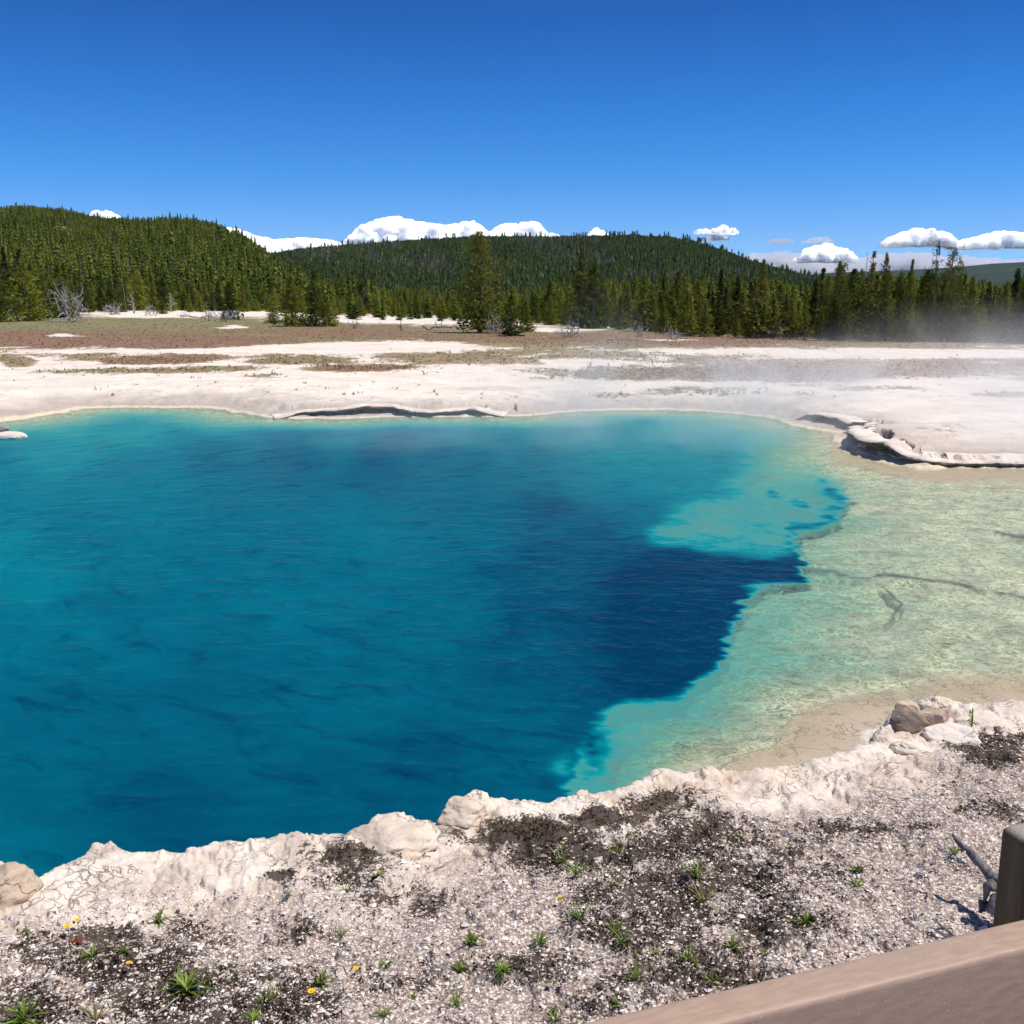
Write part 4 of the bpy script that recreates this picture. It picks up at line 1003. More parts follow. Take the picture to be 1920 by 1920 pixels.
o = link("moss", new_mesh("moss", v, f, [M_MOSS])); o["kind"] = "stuff"; o["label"] = "dark brown dry moss in patches on the near bank"
print("moss", n)

# ------------------------------------------------------------------ stones along the bank
def stone(px, py, wpx, hpx, depth, seed, mat, label, name="boulder", cat="rock", group=None, rough=.3, sink=.35, rz=0.0, facets=7, base=None):
    p = on_ground(px, base if base else py + hpx * .45); w = px_size(p, wpx) * .5; h = px_size(p, hpx)
    m = rock_mesh(seed, (w, w * depth, h * .62), rough, 5, mat, 0, 1.6, facets, name); o = link(name, m)
    o.location = (p.x, p.y, p.z + h * (.5 - sink)); o.rotation_euler = (0, 0, rz); return tag(o, label, cat, group)
stone(878, 1504, 110, 40, .8, 41, M_CRUST, "cream boulder with an orange-tinged top at the water's edge, centre of the near bank", sink=.55, facets=8, rough=.38)
stone(735, 1552, 170, 50, .8, 42, M_CRUST, "wide rounded cream boulder on the bank left of the higher one", sink=.62, facets=8, rough=.38)
stone(12, 1640, 120, 80, .9, 43, M_TAN, "tan boulder in the lower left corner at the water's edge", sink=.42, facets=6)
stone(1655, 1362, 62, 58, .9, 44, M_WHITE, "white curled slab at the water's edge left of the brown stone", "rock_slab", sink=.68, facets=10, rough=.45)
stone(1704, 1346, 72, 44, .85, 45, M_BROWN, "angular dark brown stone lying among the white slabs", "stone", sink=.12, facets=9, rough=.2)
stone(1700, 1322, 44, 26, .8, 46, M_TAN, "small tan stone touching the back of the brown stone", "stone", sink=.1, facets=8, rough=.2)
stone(1752, 1338, 60, 34, .8, 47, M_TAN, "rounded tan stone on the right side of the brown stone", "stone", sink=.2, facets=5, rough=.2)
stone(1765, 1312, 84, 24, .7, 48, M_WHITE, "pale flat stone behind the brown stone by the water", "stone", sink=.5, facets=9, rough=.4)
stone(1790, 1360, 110, 36, .8, 49, M_WHITE, "white slab in front of the thin green stalk", "rock_slab", sink=.68, facets=10, rough=.45)
stone(1850, 1338, 110, 34, .8, 50, M_WHITE, "white slab right of the thin green stalk", "rock_slab", sink=.68, facets=10, rough=.45)
stone(1705, 1388, 80, 26, .8, 51, M_WHITE, "low white slab just below the brown stone", "rock_slab", sink=.62, facets=9, rough=.45)
stone(18, 818, 66, 16, .55, 52, M_WHITE, "small white islet in the water at the left edge", "islet", "islet", sink=.3, base=822, facets=2, rough=.15)
stone(8, 808, 30, 14, .7, 53, M_OUT, "grey stone lying on the white islet at the left edge", "stone", sink=.1, base=812)

def ledge(path, hts, seed, label):
    pts = np.array([[*q[:2]] for q in path], float); rx, ry, rz = ray(pts[:, 0], pts[:, 1]); t = (CAM_H - .03) / (-rz); G = np.stack([rx * t, ry * t], 1)
    L_ = np.concatenate([[0], np.cumsum(np.linalg.norm(np.diff(G, axis=0), axis=1))]); n = int(L_[-1] / .035); u = np.linspace(0, L_[-1], n)
    gx_, gy_ = np.interp(u, L_, G[:, 0]), np.interp(u, L_, G[:, 1]); H = np.interp(u, L_, hts) * (.82 + .36 * fbm(u * .9, 0 * u, octv=4, seed=seed))
    tx, ty = np.gradient(gx_), np.gradient(gy_); k_ = np.ones(15) / 15
    tx = np.convolve(np.pad(tx, 7, 'edge'), k_, 'valid'); ty = np.convolve(np.pad(ty, 7, 'edge'), k_, 'valid'); m = np.hypot(tx, ty); nx_, ny_ = -ty / m, tx / m     # away from the water
    off = (fbm(u * 1.1, 0 * u + 3, octv=4, seed=seed + 1) - .5) * .4 + (fbm(u * 7, 0 * u, octv=3, seed=seed + 4) - .5) * .10
    Hs = gz(gx_ + nx_ * .75, gy_ + ny_ * .75); kk_ = np.ones(31) / 31; Hs = np.convolve(np.pad(Hs, 15, 'edge'), kk_, 'valid')
    tp = np.clip(np.interp(u, L_, hts) / (.7 * max(hts)), 0, 1); H = (Hs + .02) * tp * (.62 + .62 * fbm(u * .8, 0 * u, octv=5, seed=seed))
    und = .16 + .20 * fbm(u * 1.6, 0 * u + 9, octv=3, seed=seed + 2)
    prof = [(.62, -.25, 1), (.5, .0, 1), (.38, .02, 1), (.25, .025, 1), (.08, .01, 1), (.0, -.03, 1), (-.01, -.06, 1), (.03, -.09, 1), (None, .52, 0), (None, .25, 0), (None, -.1, 0)]
    V = []
    for j, (s_, z_, top) in enumerate(prof):
        s = np.full(n, s_) if s_ is not None else und * (1.0 if z_ > .3 else .85 if z_ > 0 else .4)
        z = H + z_ if top else H * z_
        jj = (fbm(u * 4 + j * .35, 0 * u + j * .3, octv=4, seed=seed + 7) - .5) * .07 * (j > 1)
        X_, Y_ = gx_ + nx_ * (s + off + jj), gy_ + ny_ * (s + off + jj); z = z + jj * .4
        gl_ = gz(X_, Y_)
        if j < 4: z = gl_ - .06 if j == 0 else np.maximum(H, gl_ + .012)
        V.append(np.stack([X_, Y_, z], 1))
    V = np.stack(V, 1).reshape(-1, 3); q = len(prof); i = np.arange(n - 1)[:, None] * q + np.arange(q - 1)[None]
    f = np.stack([i, i + 1, i + q + 1, i + q], -1).reshape(-1, 4)
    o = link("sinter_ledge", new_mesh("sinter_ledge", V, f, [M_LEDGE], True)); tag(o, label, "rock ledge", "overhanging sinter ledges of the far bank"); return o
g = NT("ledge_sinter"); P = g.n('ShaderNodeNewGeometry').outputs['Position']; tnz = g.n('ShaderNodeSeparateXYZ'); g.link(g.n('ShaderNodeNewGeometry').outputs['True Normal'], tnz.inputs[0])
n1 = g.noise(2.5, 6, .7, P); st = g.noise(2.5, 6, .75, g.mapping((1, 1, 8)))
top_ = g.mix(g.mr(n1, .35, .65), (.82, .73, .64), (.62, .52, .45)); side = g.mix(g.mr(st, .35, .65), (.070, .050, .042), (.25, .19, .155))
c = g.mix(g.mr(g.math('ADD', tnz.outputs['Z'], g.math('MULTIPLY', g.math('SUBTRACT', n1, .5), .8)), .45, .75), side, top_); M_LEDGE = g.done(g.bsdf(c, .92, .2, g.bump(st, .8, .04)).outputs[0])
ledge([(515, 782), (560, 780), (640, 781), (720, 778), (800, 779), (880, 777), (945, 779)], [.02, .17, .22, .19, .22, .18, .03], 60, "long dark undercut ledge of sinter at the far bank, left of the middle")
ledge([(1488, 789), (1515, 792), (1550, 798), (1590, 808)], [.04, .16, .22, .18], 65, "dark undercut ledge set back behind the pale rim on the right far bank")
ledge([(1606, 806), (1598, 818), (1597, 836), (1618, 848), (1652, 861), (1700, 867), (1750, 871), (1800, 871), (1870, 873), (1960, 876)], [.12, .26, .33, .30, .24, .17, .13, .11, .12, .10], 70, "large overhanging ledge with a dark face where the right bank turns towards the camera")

# ------------------------------------------------------------------ weeds, flowers and twigs
g = NT("weed_leaf"); ri = g.n('ShaderNodeNewGeometry').outputs['Random Per Island']; cc = g.ramp(ri, [(0, (.07, .13, .015)), (.6, (.18, .27, .035)), (1, (.32, .36, .07))])
d_ = g.bsdf(cc, .5, .35); t_ = g.n('ShaderNodeBsdfTranslucent'); g.link(cc, t_.inputs['Color']); m_ = g.n('ShaderNodeMixShader'); m_.inputs[0].default_value = .3; g.link(d_.outputs[0], m_.inputs[1]); g.link(t_.outputs[0], m_.inputs[2]); M_WEED = g.done(m_.outputs[0])
g = NT("dry_weed"); ri = g.n('ShaderNodeNewGeometry').outputs['Random Per Island']; cc = g.ramp(ri, [(0, (.16, .12, .05)), (.6, (.32, .26, .12)), (1, (.20, .22, .06))]); M_DRY = g.done(g.bsdf(cc, .8, .1).outputs[0])
g = NT("petal"); M_PETAL = g.done(g.bsdf((.85, .52, .02), .6, .2).outputs[0])
g = NT("flower_centre"); M_CENTRE = g.done(g.bsdf((.55, .25, .02), .8, .1).outputs[0])
g = NT("red_leaf"); M_REDL = g.done(g.bsdf((.22, .045, .03), .6, .2).outputs[0])

def tuft_mesh(seed, n, L, W_, lay=.5, name="weed", mat=None, fold=True):
    """curved tapering blades from one root; unit: metres"""
    rs_ = np.random.default_rng(seed); V, Fc = [], []
    for i in range(n):
        a = rs_.uniform(0, 6.28); l = L * rs_.uniform(.45, 1.1); el = rs_.uniform(lay, 1.35); w = W_ * rs_.uniform(.6, 1.2); bend = rs_.uniform(.4, 1.5)
        d = np.array([math.cos(a), math.sin(a), 0]); s = np.array([-d[1], d[0], 0]); p = np.array([rs_.normal() * .004, rs_.normal() * .004, -.004]); m = 5; e = el; o = len(V)
        for j in range(m + 1):
            t = j / m; ww = w * (math.sin(math.pi * min(1, .18 + t * .82)) ** .8) * .5
            V.append(p - s * ww); V.append(p + np.array([0, 0, -ww * .5])); V.append(p + s * ww)
            p = p + (d * math.cos(e) + np.array([0, 0, math.sin(e)])) * l / m; e -= bend / m
        for j in range(m):
            b = o + j * 3; Fc += [(b, b + 1, b + 4, b + 3), (b + 1, b + 2, b + 5, b + 4)]
    return new_mesh(name, V, Fc, [mat or M_WEED], True)

WEEDS = [tuft_mesh(800 + k, 22, .06, .0085, .25) for k in range(5)]
BIGW = [tuft_mesh(820 + k, 46, .10, .0085, .25) for k in range(2)]
GRASSY = [tuft_mesh(830 + k, 22, .09, .005, .7) for k in range(3)]
DRYW = tuft_mesh(840, 24, .12, .006, .05, mat=M_DRY)
GW = "weed tufts scattered on the near bank"
def weed(px, py, wpx, kind, k, label):
    me_ = dict(w=WEEDS, b=BIGW, g=GRASSY, d=[DRYW])[kind]; me_ = me_[k % len(me_)]
    p = on_ground(px, py); R0 = dict(w=.085, b=.17, g=.085, d=.19)[kind]; s = px_size(p, wpx) * (1.3 if kind in 'wg' else 1.0) / R0
    o = link("weed" if kind != 'g' else "grass_tuft", me_); o.location = p; o.rotation_euler = (0, 0, random.uniform(0, 6.28)); o.scale = (s, s, s); tag(o, label, "plant", GW)
L_S = "small green broad-leaved weed growing in the pale gravel of the near bank"; L_G = "small upright green grass tuft in the gravel of the near bank"
for i, (px, py, w) in enumerate([(295, 1728, 36), (48, 1753, 24), (80, 1746, 14), (172, 1792, 34), (232, 1786, 22), (600, 1846, 38), (712, 1642, 26), (645, 1672, 20), (722, 1812, 24), (885, 1765, 34), (1010, 1770, 34), (950, 1752, 14), (1152, 1592, 22), (1150, 1657, 14), (1230, 1790, 18), (1295, 1800, 34),
                                 (1370, 1776, 36), (1432, 1787, 24), (1335, 1842, 30), (1610, 1632, 28), (1160, 1885, 26), (775, 1872, 16), (680, 1594, 14), (1605, 1660, 26), (540, 1680, 12), (440, 1835, 18), (1480, 1590, 16), (1378, 1570, 20)]):
    weed(px, py, w, 'w', i, L_S)
for i, (px, py, w) in enumerate([(1085, 1724, 36), (1152, 1748, 28), (1168, 1770, 30), (1052, 1618, 30), (1080, 1642, 34), (1305, 1644, 38), (1192, 1836, 34), (640, 1757, 20), (855, 1887, 28), (1790, 1603, 26), (720, 1907, 26), (500, 1880, 32), (1040, 1915, 30)]):
    weed(px, py, w, 'g', i, L_G)
weed(350, 1858, 118, 'b', 0, "largest sprawling green weed, on the bottom left of the gravel bank")
weed(45, 1912, 90, 'b', 1, "leafy green clump in the lower left corner of the bank")
weed(180, 1915, 100, 'd', 0, "half-dry brownish clump at the bottom edge right of the corner clump")
weed(862, 1822, 58, 'b', 1, "tall green weed, left of the pair low in the middle of the bank")
weed(940, 1822, 58, 'b', 0, "wide green weed, right of the pair low in the middle of the bank")
weed(1512, 1732, 62, 'b', 1, "bright leafy weed in the gravel just above the wooden rail")
weed(1318, 1692, 90, 'd', 0, "dry yellowish star-shaped weed on dark soil")
weed(1855, 1528, 52, 'd', 0, "brownish dry weed to the upper left of the wooden post")
weed(475, 1915, 60, 'b', 0, "green weed at the bottom edge below the orange flower")

# a thin stalk among the white slabs
p = on_ground(1820, 1372); e = empty("stalk_plant", p); H_ = px_size(p, 48)
v, f = tube([(0, 0, -.02), (.004, 0, H_ * .5), (-.002, 0, H_)], [.006, .0055, .003], 6); link("stem", clean_mesh("stem", v, f, [M_WEED]), e)
rs = np.random.default_rng(5); v, f = quads(np.stack([rs.normal(size=40) * .012, rs.normal(size=40) * .012, rs.uniform(.01, H_ * .9, 40)], 1), .014, .4, rs); link("leaf_tuft", new_mesh("leaf_tuft", v, f, [M_WEED]), e)
tag(e, "thin upright green stalk growing between the white slabs by the water", "plant")

def flower(px, py, wpx, label, hgt=.05):
    p = on_ground(px, py + 8); e = empty("flower", p); r = px_size(p, wpx) * .5; parts = []
    v, f = tube([(0, 0, -.01), (.004, 0, hgt * .5), (0, 0, hgt)], [.0015, .0013, .001], 5); link("stem", clean_mesh("stem", v, f, [M_WEED]), e)
    V, Fc = [], []
    for k in range(9):
        a = k * 2 * math.pi / 9; d = np.array([math.cos(a), math.sin(a) * 1, .25]); s = np.array([-math.sin(a), math.cos(a), 0]) * r * .26; c0 = np.array([0, 0, hgt]); o = len(V)
        V += [c0 + d * r * .15 - s * .4, c0 + d * r * .7 - s, c0 + d * r, c0 + d * r * .7 + s, c0 + d * r * .15 + s * .4]; Fc += [(o, o + 1, o + 2, o + 2), (o, o + 2, o + 3, o + 4)]
    link("petals", clean_mesh("petals", V, Fc, [M_PETAL], False), e)
    c = link("flower_centre", rock_mesh(900, (r * .28, r * .28, r * .2), .1, 2, M_CENTRE, name="flower_centre"), e); c.location = (0, 0, hgt + r * .08)
    tag(e, label, "flower", "little yellow flowers on the near bank")
flower(128, 1748, 15, "yellow flower, lower of the two side by side above the red leaves")
flower(146, 1736, 13, "yellow flower, upper right of the two side by side")
flower(585, 1872, 17, "bright orange-yellow flower low on the bank, below the green broad-leaved weed")
flower(668, 1828, 13, "small yellow flower right of the leafy weed low on the bank")
flower(243, 1818, 11, "tiny pale yellow flower above the largest sprawling weed")
flower(1050, 1692, 10, "faint pale yellow flower in the middle of the gravel")
p = on_ground(140, 1768); o = link("red_leaf_plant", tuft_mesh(850, 16, .05, .012, .1, "red_leaf_plant", M_REDL)); o.location = p; tag(o, "small plant with dark red leaves below the two yellow flowers", "plant")

def twig(a, b, r, seed, label, mat=M_BLEACH, lift=.012, bend=.05, n=9):
    A, B = on_ground(*a), on_ground(*b); rs_ = np.random.default_rng(seed); L_ = (B - A).length
    pts = [np.array(A.lerp(B, t)) + [0, 0, 0] for t in np.linspace(0, 1, n)]
    pts = [np.array([q[0], q[1], float(gz(q[0], q[1])[0]) + lift]) + rs_.normal(size=3) * bend * L_ * .25 for q in pts]
    org = pts[0].copy(); v, f = merge(branchy(np.array(pts) - org, r, rs_, 1, 3, .8, .25, .05)); o = link("twig", clean_mesh("twig", v, f, [mat])); o.location = org; tag(o, label, "twig", "twigs on the near bank")
twig((1125, 1728), (1176, 1694), .006, 1, "bleached stick lying in the middle of the gravel")
twig((1112, 1806), (1180, 1780), .003, 2, "thin dry stick below the bleached stick in the gravel")
twig((290, 1908), (338, 1868), .006, 3, "pale dry stick under the largest sprawling weed")
twig((815, 1634), (870, 1606), .003, 4, "thin pale twig near the boulders at the water's edge")
twig((1340, 1690), (1375, 1650), .003, 5, "brown twig beside the dry star-shaped weed")

# ------------------------------------------------------------------ driftwood by the post
def at(px, py, y):
    a, b, c = ray(px, py); t = y / b; return np.array([a * t, y, CAM_H + c * t])
gb = on_ground(1900, 1735); Yg = gb.y
M_DRIFT = simple("driftwood", (.06, .052, .052), (.27, .245, .25), 9, bump=.9, bd=.02, sc3=(3, 3, .8))
pts = [at(1787, 1566, Yg + .30), at(1800, 1580, Yg + .27), at(1822, 1598, Yg + .22), at(1840, 1620, Yg + .16), at(1862, 1648, Yg + .09), at(1885, 1660, Yg), at(1905, 1690, Yg - .02), at(1925, 1720, Yg - .03)]
org = np.array(gb); rs = np.random.default_rng(8)
P_ = np.array(pts) - org; sm_ = np.stack([np.interp(np.linspace(0, 7, 40), range(8), P_[:, i]) for i in range(3)], 1) + (np.stack([fbm(np.linspace(0, 9, 40), 0 * np.arange(40.), seed=k) for k in (1, 2, 3)], 1) - .5) * .03
rad_ = np.interp(np.linspace(0, 7, 40), range(8), [.007, .013, .017, .019, .024, .030, .036, .042]) * (.8 + .5 * fbm(np.linspace(0, 14, 40), 0 * np.arange(40.), seed=4))
v, f = tube(sm_, rad_, 14); nrm = (fbm(v[:, 0] * 60, v[:, 1] * 60, v[:, 2] * 16, octv=3, seed=9) - .5); v = v + nrm[:, None] * .016
parts = [(v, f)]
for a, b in (((1850, 1700), (1838, 1712)), ((1862, 1660), (1846, 1690))): parts.append(tube([at(*a, Yg) - org, (at(*a, Yg) + at(*b, Yg)) / 2 - org + [0, .02, .02], at(*b, Yg) - org], [.03, .02, .006], 8))
parts.append(tube([at(1895, 1690, Yg) - org, at(1868, 1690, Yg - .03) - org, at(1855, 1712, Yg - .05) - org], [.05, .035, .02], 9))
v, f = merge(parts); o = link("driftwood", clean_mesh("driftwood", v, f, [M_DRIFT])); o.location = org; tag(o, "gnarled grey driftwood branch sticking out behind the wooden post", "driftwood")
gb2 = on_ground(1795, 1755); parts = []
for k in range(7):
    a = np.array([rs.uniform(-.06, .06), rs.uniform(-.03, .03), .0]); d = np.array([rs.uniform(-.09, -.02), rs.uniform(-.03, .05), rs.uniform(.01, .05)]); parts.append(tube([a, a + d * .5, a + d], [.007, .006, .002], 5))
v, f = merge(parts); o = link("driftwood_splinters", clean_mesh("driftwood_splinters", v, f, [M_DRIFT])); o.location = gb2; tag(o, "short grey splinters of wood on the gravel just above the rail", "splinters")

# ------------------------------------------------------------------ rail and post of the boardwalk
DROP = .6; POST_D = .562
def rail_pt(px, py, drop=DROP):
    a, b, c = ray(px, py); t = drop / (-c); return np.array([a * t, b * t])
A0, B0, C0, D0 = rail_pt(1120, 1908), rail_pt(1920, 1720), rail_pt(1340, 1920), rail_pt(1920, 1779)
u = (B0 - A0) / np.linalg.norm(B0 - A0); nv = np.array([u[1], -u[0]])            # towards the camera
wid = float((D0 - B0) @ nv); ang = math.atan2(u[1], u[0])
def bevel_box(sx, sy, sz, bev, seg=3, name="board", mats=(), z0=0.0):
    import bmesh
    bm = bmesh.new(); bmesh.ops.create_cube(bm, size=1)
    for q in bm.verts: q.co = Vector((q.co.x * sx, q.co.y * sy, q.co.z * sz + z0))
    bmesh.ops.bevel(bm, geom=list(bm.edges), offset=bev, segments=seg, profile=.6, affect='EDGES')
    me_ = bpy.data.meshes.new(name); bm.to_mesh(me_); bm.free(); me_.polygons.foreach_set("use_smooth", np.full(len(me_.polygons), True))
    for q in mats: me_.materials.append(q)
    return me_
g = NT("composite_board"); oc = g.n('ShaderNodeTexCoord').outputs['Object']
n1 = g.noise(160, 4, .6, g.mapping((.25, 1, 1), vec=oc)); n2 = g.noise(4, 4, .5, oc)
c = g.mix(g.mr(n1, .3, .7), (.36, .245, .180), (.44, .31, .235)); c = g.mix(g.mr(n2, .35, .7, 0, .35), c, (.36, .27, .215)); c = g.mix(g.mr(g.noise(420, 2, .5, oc), .70, .74, 0, .7), c, (.75, .68, .60))
M_RAIL = g.done(g.bsdf(c, .55, .35, g.bump(n1, .25, .0008)).outputs[0])
root = empty("handrail", (float(A0[0]), float(A0[1]), CAM_H - DROP), ang)
hgt_r = .14
b_ = link("board", bevel_box(5.2, wid, hgt_r, .006, 3, "board", [M_RAIL], -hgt_r / 2), root); b_.location = (.9, -wid / 2, 0)
tag(root, "brown board handrail crossing the lower right corner", "handrail")
# post: aligned with the rail and just behind it
g = NT("post_wood"); oc = g.n('ShaderNodeTexCoord').outputs['Object']
n1 = g.noise(30, 6, .7, g.mapping((1, 1, .06), vec=oc)); wv = g.noise(120, 3, .6, g.mapping((1, 1, .05), vec=oc))
c = g.ramp(n1, [(.3, (.075, .052, .030)), (.55, (.15, .11, .065)), (.7, (.22, .17, .11))]); sz_ = g.n('ShaderNodeSeparateXYZ'); g.link(oc, sz_.inputs[0])
c = g.mix(g.mr(wv, .60, .70, 0, .8), c, (.03, .02, .012)); c = g.mix(g.mr(sz_.outputs['Z'], -.006, .0, 0, .9), c, (.36, .31, .28))
M_POST = g.done(g.bsdf(c, .85, .2, g.bump(g.math('ADD', n1, wv), .6, .003)).outputs[0])
lt = rail_pt(1873, 1545, POST_D); s_off = float((lt - A0) @ u); back = float((lt - A0) @ -nv)
pt_top = CAM_H - POST_D; PH = pt_top - .3; pw = back - .004
p0 = lt + u * pw / 2 + nv * pw / 2
po = link("fence_post", bevel_box(pw, pw, PH, .012, 3, "fence_post", [M_POST], -PH / 2)); po.location = (float(p0[0]), float(p0[1]), pt_top); po.rotation_euler = (0, 0, ang)
tag(po, "dark weathered wooden post with a greyed top behind the handrail at the right edge", "post")
print("rail", wid, ang, "post back", back)

# ------------------------------------------------------------------ clouds
g = NT("cloud")
nv1 = g.n('ShaderNodeVectorMath', operation='SCALE'); g.link(g.n('ShaderNodeNewGeometry').outputs['Normal'], nv1.inputs[0]); nv1.inputs['Scale'].default_value = .8
nv2 = g.n('ShaderNodeVectorMath', operation='ADD'); g.link(nv1.outputs[0], nv2.inputs[0]); nv2.inputs[1].default_value = tuple(sv * .75)
nv3 = g.n('ShaderNodeVectorMath', operation='NORMALIZE'); g.link(nv2.outputs[0], nv3.inputs[0])
pc = g.n('ShaderNodeBsdfPrincipled', subsurface_method='BURLEY'); pc.inputs['Base Color'].default_value = (.97, .97, .97, 1); pc.inputs['Roughness'].default_value = 1; pc.inputs['Specular IOR Level'].default_value = 0
pc.inputs['Subsurface Weight'].default_value = 1; pc.inputs['Subsurface Radius'].default_value = (1, 1, 1); pc.inputs['Subsurface Scale'].default_value = 170; g.link(nv3.outputs[0], pc.inputs['Normal'])
M_CLOUD = g.done(pc.outputs[0])
def veil_mat(name, dens, col=(.95, .95, 1)):
    g = NT(name); vs = g.n('ShaderNodeVolumePrincipled'); vs.inputs['Color'].default_value = (*col, 1); vs.inputs['Density'].default_value = dens; vs.inputs['Anisotropy'].default_value = .1
    g.link(vs.outputs[0], g.out.inputs['Volume']); return g.m
M_THIN = veil_mat("thin_cloud", .016)
def cloud(tops, base, label, seed, dist=9500, mat=None, rmin=6, rmax=17, n=None, group="cumulus clouds low over the hills"):
    import bmesh
    T = np.array(tops, float); rs_ = np.random.default_rng(seed); x0, x1 = T[0, 0], T[-1, 0]
    n = n or int(max(12, (x1 - x0) * 1.1)); bm = bmesh.new(); bmesh.ops.create_icosphere(bm, subdivisions=4 if (x1 - x0) < 120 else 3, radius=1)
    sv_ = np.array([p.co[:] for p in bm.verts]); sf_ = np.array([[q.index for q in p.verts] for p in bm.faces]); bm.free()
    parts = []; s = dist / F; cx0 = (x0 + x1) / 2
    for k in range(n):
        x = rs_.uniform(x0, x1); yt = np.interp(x, T[:, 0], T[:, 1]); hh_ = max(base - yt, 3); r = min(rs_.uniform(rmin, rmax), hh_ * .62, max(4, min(x - x0, x1 - x) * .9 + 3))
        cy = yt + r + max(0, (hh_ - 1.4 * r)) * rs_.random() ** 1.6
        q = sv_ * r * s * np.array([1.15, 1.15, .95]) + np.array([(x - cx0) * s, rs_.uniform(-1, 1) * 22 * s + (yt - cy) * .3 * s, (base - cy) * s])
        parts.append((q, sf_))
    v, f = merge(parts); fr = 1 / (7.5 * s)
    dsp = np.stack([fbm(v[:, 0] * fr + 7 * k, v[:, 1] * fr, v[:, 2] * fr + 3, octv=4, seed=seed + k, gain=.6) - .5 for k in range(3)], 1)
    v = v + dsp * 9 * s; v[:, 2] = np.where(v[:, 2] < 0, v[:, 2] * .45, v[:, 2])
    rx, ry, rz = ray(cx0, base); o = link("cloud", new_mesh("cloud", v, f, [mat or M_CLOUD], True)); o.location = (float(rx / ry * dist), dist, CAM_H + float(rz / ry * dist)); tag(o, label, "cloud", group); return o
cloud([(645, 462), (665, 445), (685, 428), (705, 416), (745, 409), (790, 419), (835, 425), (882, 417), (908, 434)], 478, "largest bright white cumulus, above the left part of the long hill", 1, n=330)
cloud([(905, 446), (925, 431), (955, 422), (995, 418), (1012, 434), (1045, 443)], 470, "white cumulus joined to the right of the largest cloud", 2)
cloud([(420, 424), (455, 434), (490, 446), (530, 450), (580, 448), (618, 452), (645, 462)], 500, "low white cloud in the dip between the two hills", 3, n=220)
cloud([(172, 402), (190, 394), (204, 396), (214, 404)], 412, "tiny white cloud peeping over the left hill", 4, rmin=3, rmax=8)
cloud([(1100, 444), (1120, 428), (1138, 442)], 452, "tiny white tuft of cloud on the crest of the long hill", 5, rmin=3, rmax=8)
cloud([(1655, 460), (1685, 438), (1722, 427), (1765, 440), (1785, 456)], 462, "white flat-bottomed cloud, left one of the two high clouds on the right", 6, rmin=4, rmax=13)
cloud([(1780, 456), (1830, 446), (1868, 434), (1900, 437), (1960, 442), (2060, 430), (2120, 460)], 466, "long white cloud running out of the right edge", 7, rmin=4, rmax=13)
cloud([(1498, 482), (1525, 462), (1552, 458), (1578, 470), (1598, 484)], 492, "small rounded pinkish cloud low over the gap right of the long hill", 8, rmin=4, rmax=11)
cloud([(1306, 432), (1318, 429), (1330, 434)], 437, "smallest left wisp of the little broken cloud right of the long hill", 9, rmin=2, rmax=4)
cloud([(1330, 434), (1352, 424), (1378, 432)], 438, "upper wisp of the little broken cloud right of the long hill", 10, rmin=2.5, rmax=6)
cloud([(1314, 446), (1345, 440), (1362, 448)], 450, "lower wisp of the little broken cloud right of the long hill", 11, rmin=2.5, rmax=5)
VG = "thin pale veils of cloud near the horizon"
cloud([(1360, 486), (1410, 476), (1470, 472), (1500, 478), (1580, 488)], 520, "pale lavender cloud bank behind the falling end of the long hill", 12, 9900, M_THIN, 6, 16, group=VG)
cloud([(1590, 490), (1640, 478), (1700, 474), (1780, 480), (1900, 488), (2050, 480)], 520, "pale lavender cloud bank behind the tall trees on the right", 13, 9900, M_THIN, 6, 16, group=VG)
cloud([(1440, 452), (1462, 446), (1485, 452)], 456, "faint veil of cloud right of the little broken cloud", 14, 9300, M_THIN, 3, 5, group=VG)
cloud([(1508, 450), (1535, 442), (1560, 450)], 455, "faint veil of cloud above the small rounded pinkish cloud", 15, 9300, M_THIN, 3, 6, group=VG)

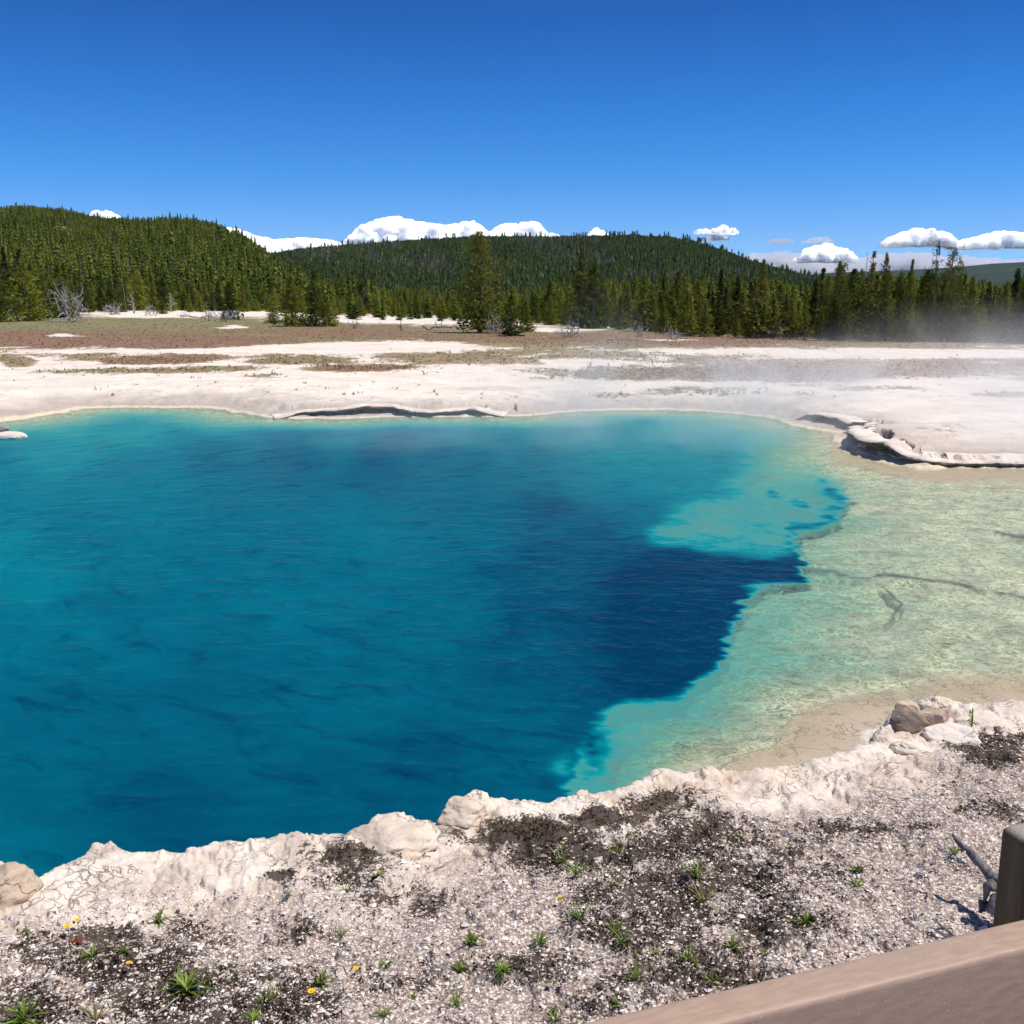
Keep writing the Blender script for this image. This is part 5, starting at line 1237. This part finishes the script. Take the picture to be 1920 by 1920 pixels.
# ------------------------------------------------------------------ steam over the far side of the spring
def steam():
    x0, x1, y0, y1, z1 = -9.0, 22.0, 13.0, 42.0, 5.0
    bx = bevel_box(x1 - x0, y1 - y0, z1 - .03, .8, 3, "steam"); bx.transform(Matrix.Translation(((x0 + x1) / 2, (y0 + y1) / 2, z1 / 2 + .03)))
    g = NT("steam"); P = g.n('ShaderNodeNewGeometry').outputs['Position']
    def blob(c, r, p=1.0):
        mp = g.n('ShaderNodeVectorMath', operation='SUBTRACT'); g.link(P, mp.inputs[0]); mp.inputs[1].default_value = c
        dv = g.n('ShaderNodeVectorMath', operation='DIVIDE'); g.link(mp.outputs[0], dv.inputs[0]); dv.inputs[1].default_value = r
        ln = g.n('ShaderNodeVectorMath', operation='LENGTH'); g.link(dv.outputs[0], ln.inputs[0]); return g.math('MULTIPLY', g.mr(ln.outputs['Value'], 1.0, 0.0), p)
    nz = g.mr(g.noise(.42, 5, .6, g.mapping((1, .6, .8)), 1.2), .36, .72)
    D = None
    for c, r, p in STEAM:
        b = blob(c, r, p); D = b if D is None else g.math('ADD', D, b)
    D = g.math('MULTIPLY', D, g.math('ADD', g.math('MULTIPLY', nz, 1.3), .12))
    vs = g.n('ShaderNodeVolumePrincipled'); vs.inputs['Color'].default_value = (.96, .96, .98, 1); vs.inputs['Anisotropy'].default_value = .15; g.link(D, vs.inputs['Density']); g.link(vs.outputs[0], g.out.inputs['Volume'])
    bx.materials.append(g.m); o = link("steam", bx); o["kind"] = "stuff"; o["label"] = "thin white steam drifting over the far side of the hot spring"
STEAM = [((10.6, 20.5, .8), (2.8, 3, 2.2), .42), ((8.5, 27, .7), (9, 8, 1.6), .20), ((3.0, 27, .7), (6, 6, 1.7), .13), ((2.2, 24, 1.0), (2, 3, 2.8), .07), ((-1.5, 21.0, .4), (5.5, 2.6, 1.0), .15), ((4.2, 21, .3), (5, 2.4, .9), .16), ((14, 30, 1.0), (7, 9, 2.4), .07)]
steam()
# clear air with a little haze, round camera and scene, clouds outside
def haze():
    import bmesh
    bx = bpy.data.meshes.new("haze"); bm = bmesh.new(); bmesh.ops.create_cube(bm, size=1)
    for q in bm.verts: q.co = Vector((q.co.x * 16000, q.co.y * 14000 + 500, q.co.z * 640 + 311))
    bm.to_mesh(bx); bm.free()
    g = NT("haze"); vs = g.n('ShaderNodeVolumePrincipled'); vs.inputs['Color'].default_value = (.72, .84, 1.0, 1); vs.inputs['Density'].default_value = .000014; g.link(vs.outputs[0], g.out.inputs['Volume'])
    bx.materials.append(g.m); o = link("haze", bx); o["kind"] = "stuff"; o["label"] = "faint blue haze of the clear mountain air"
haze()
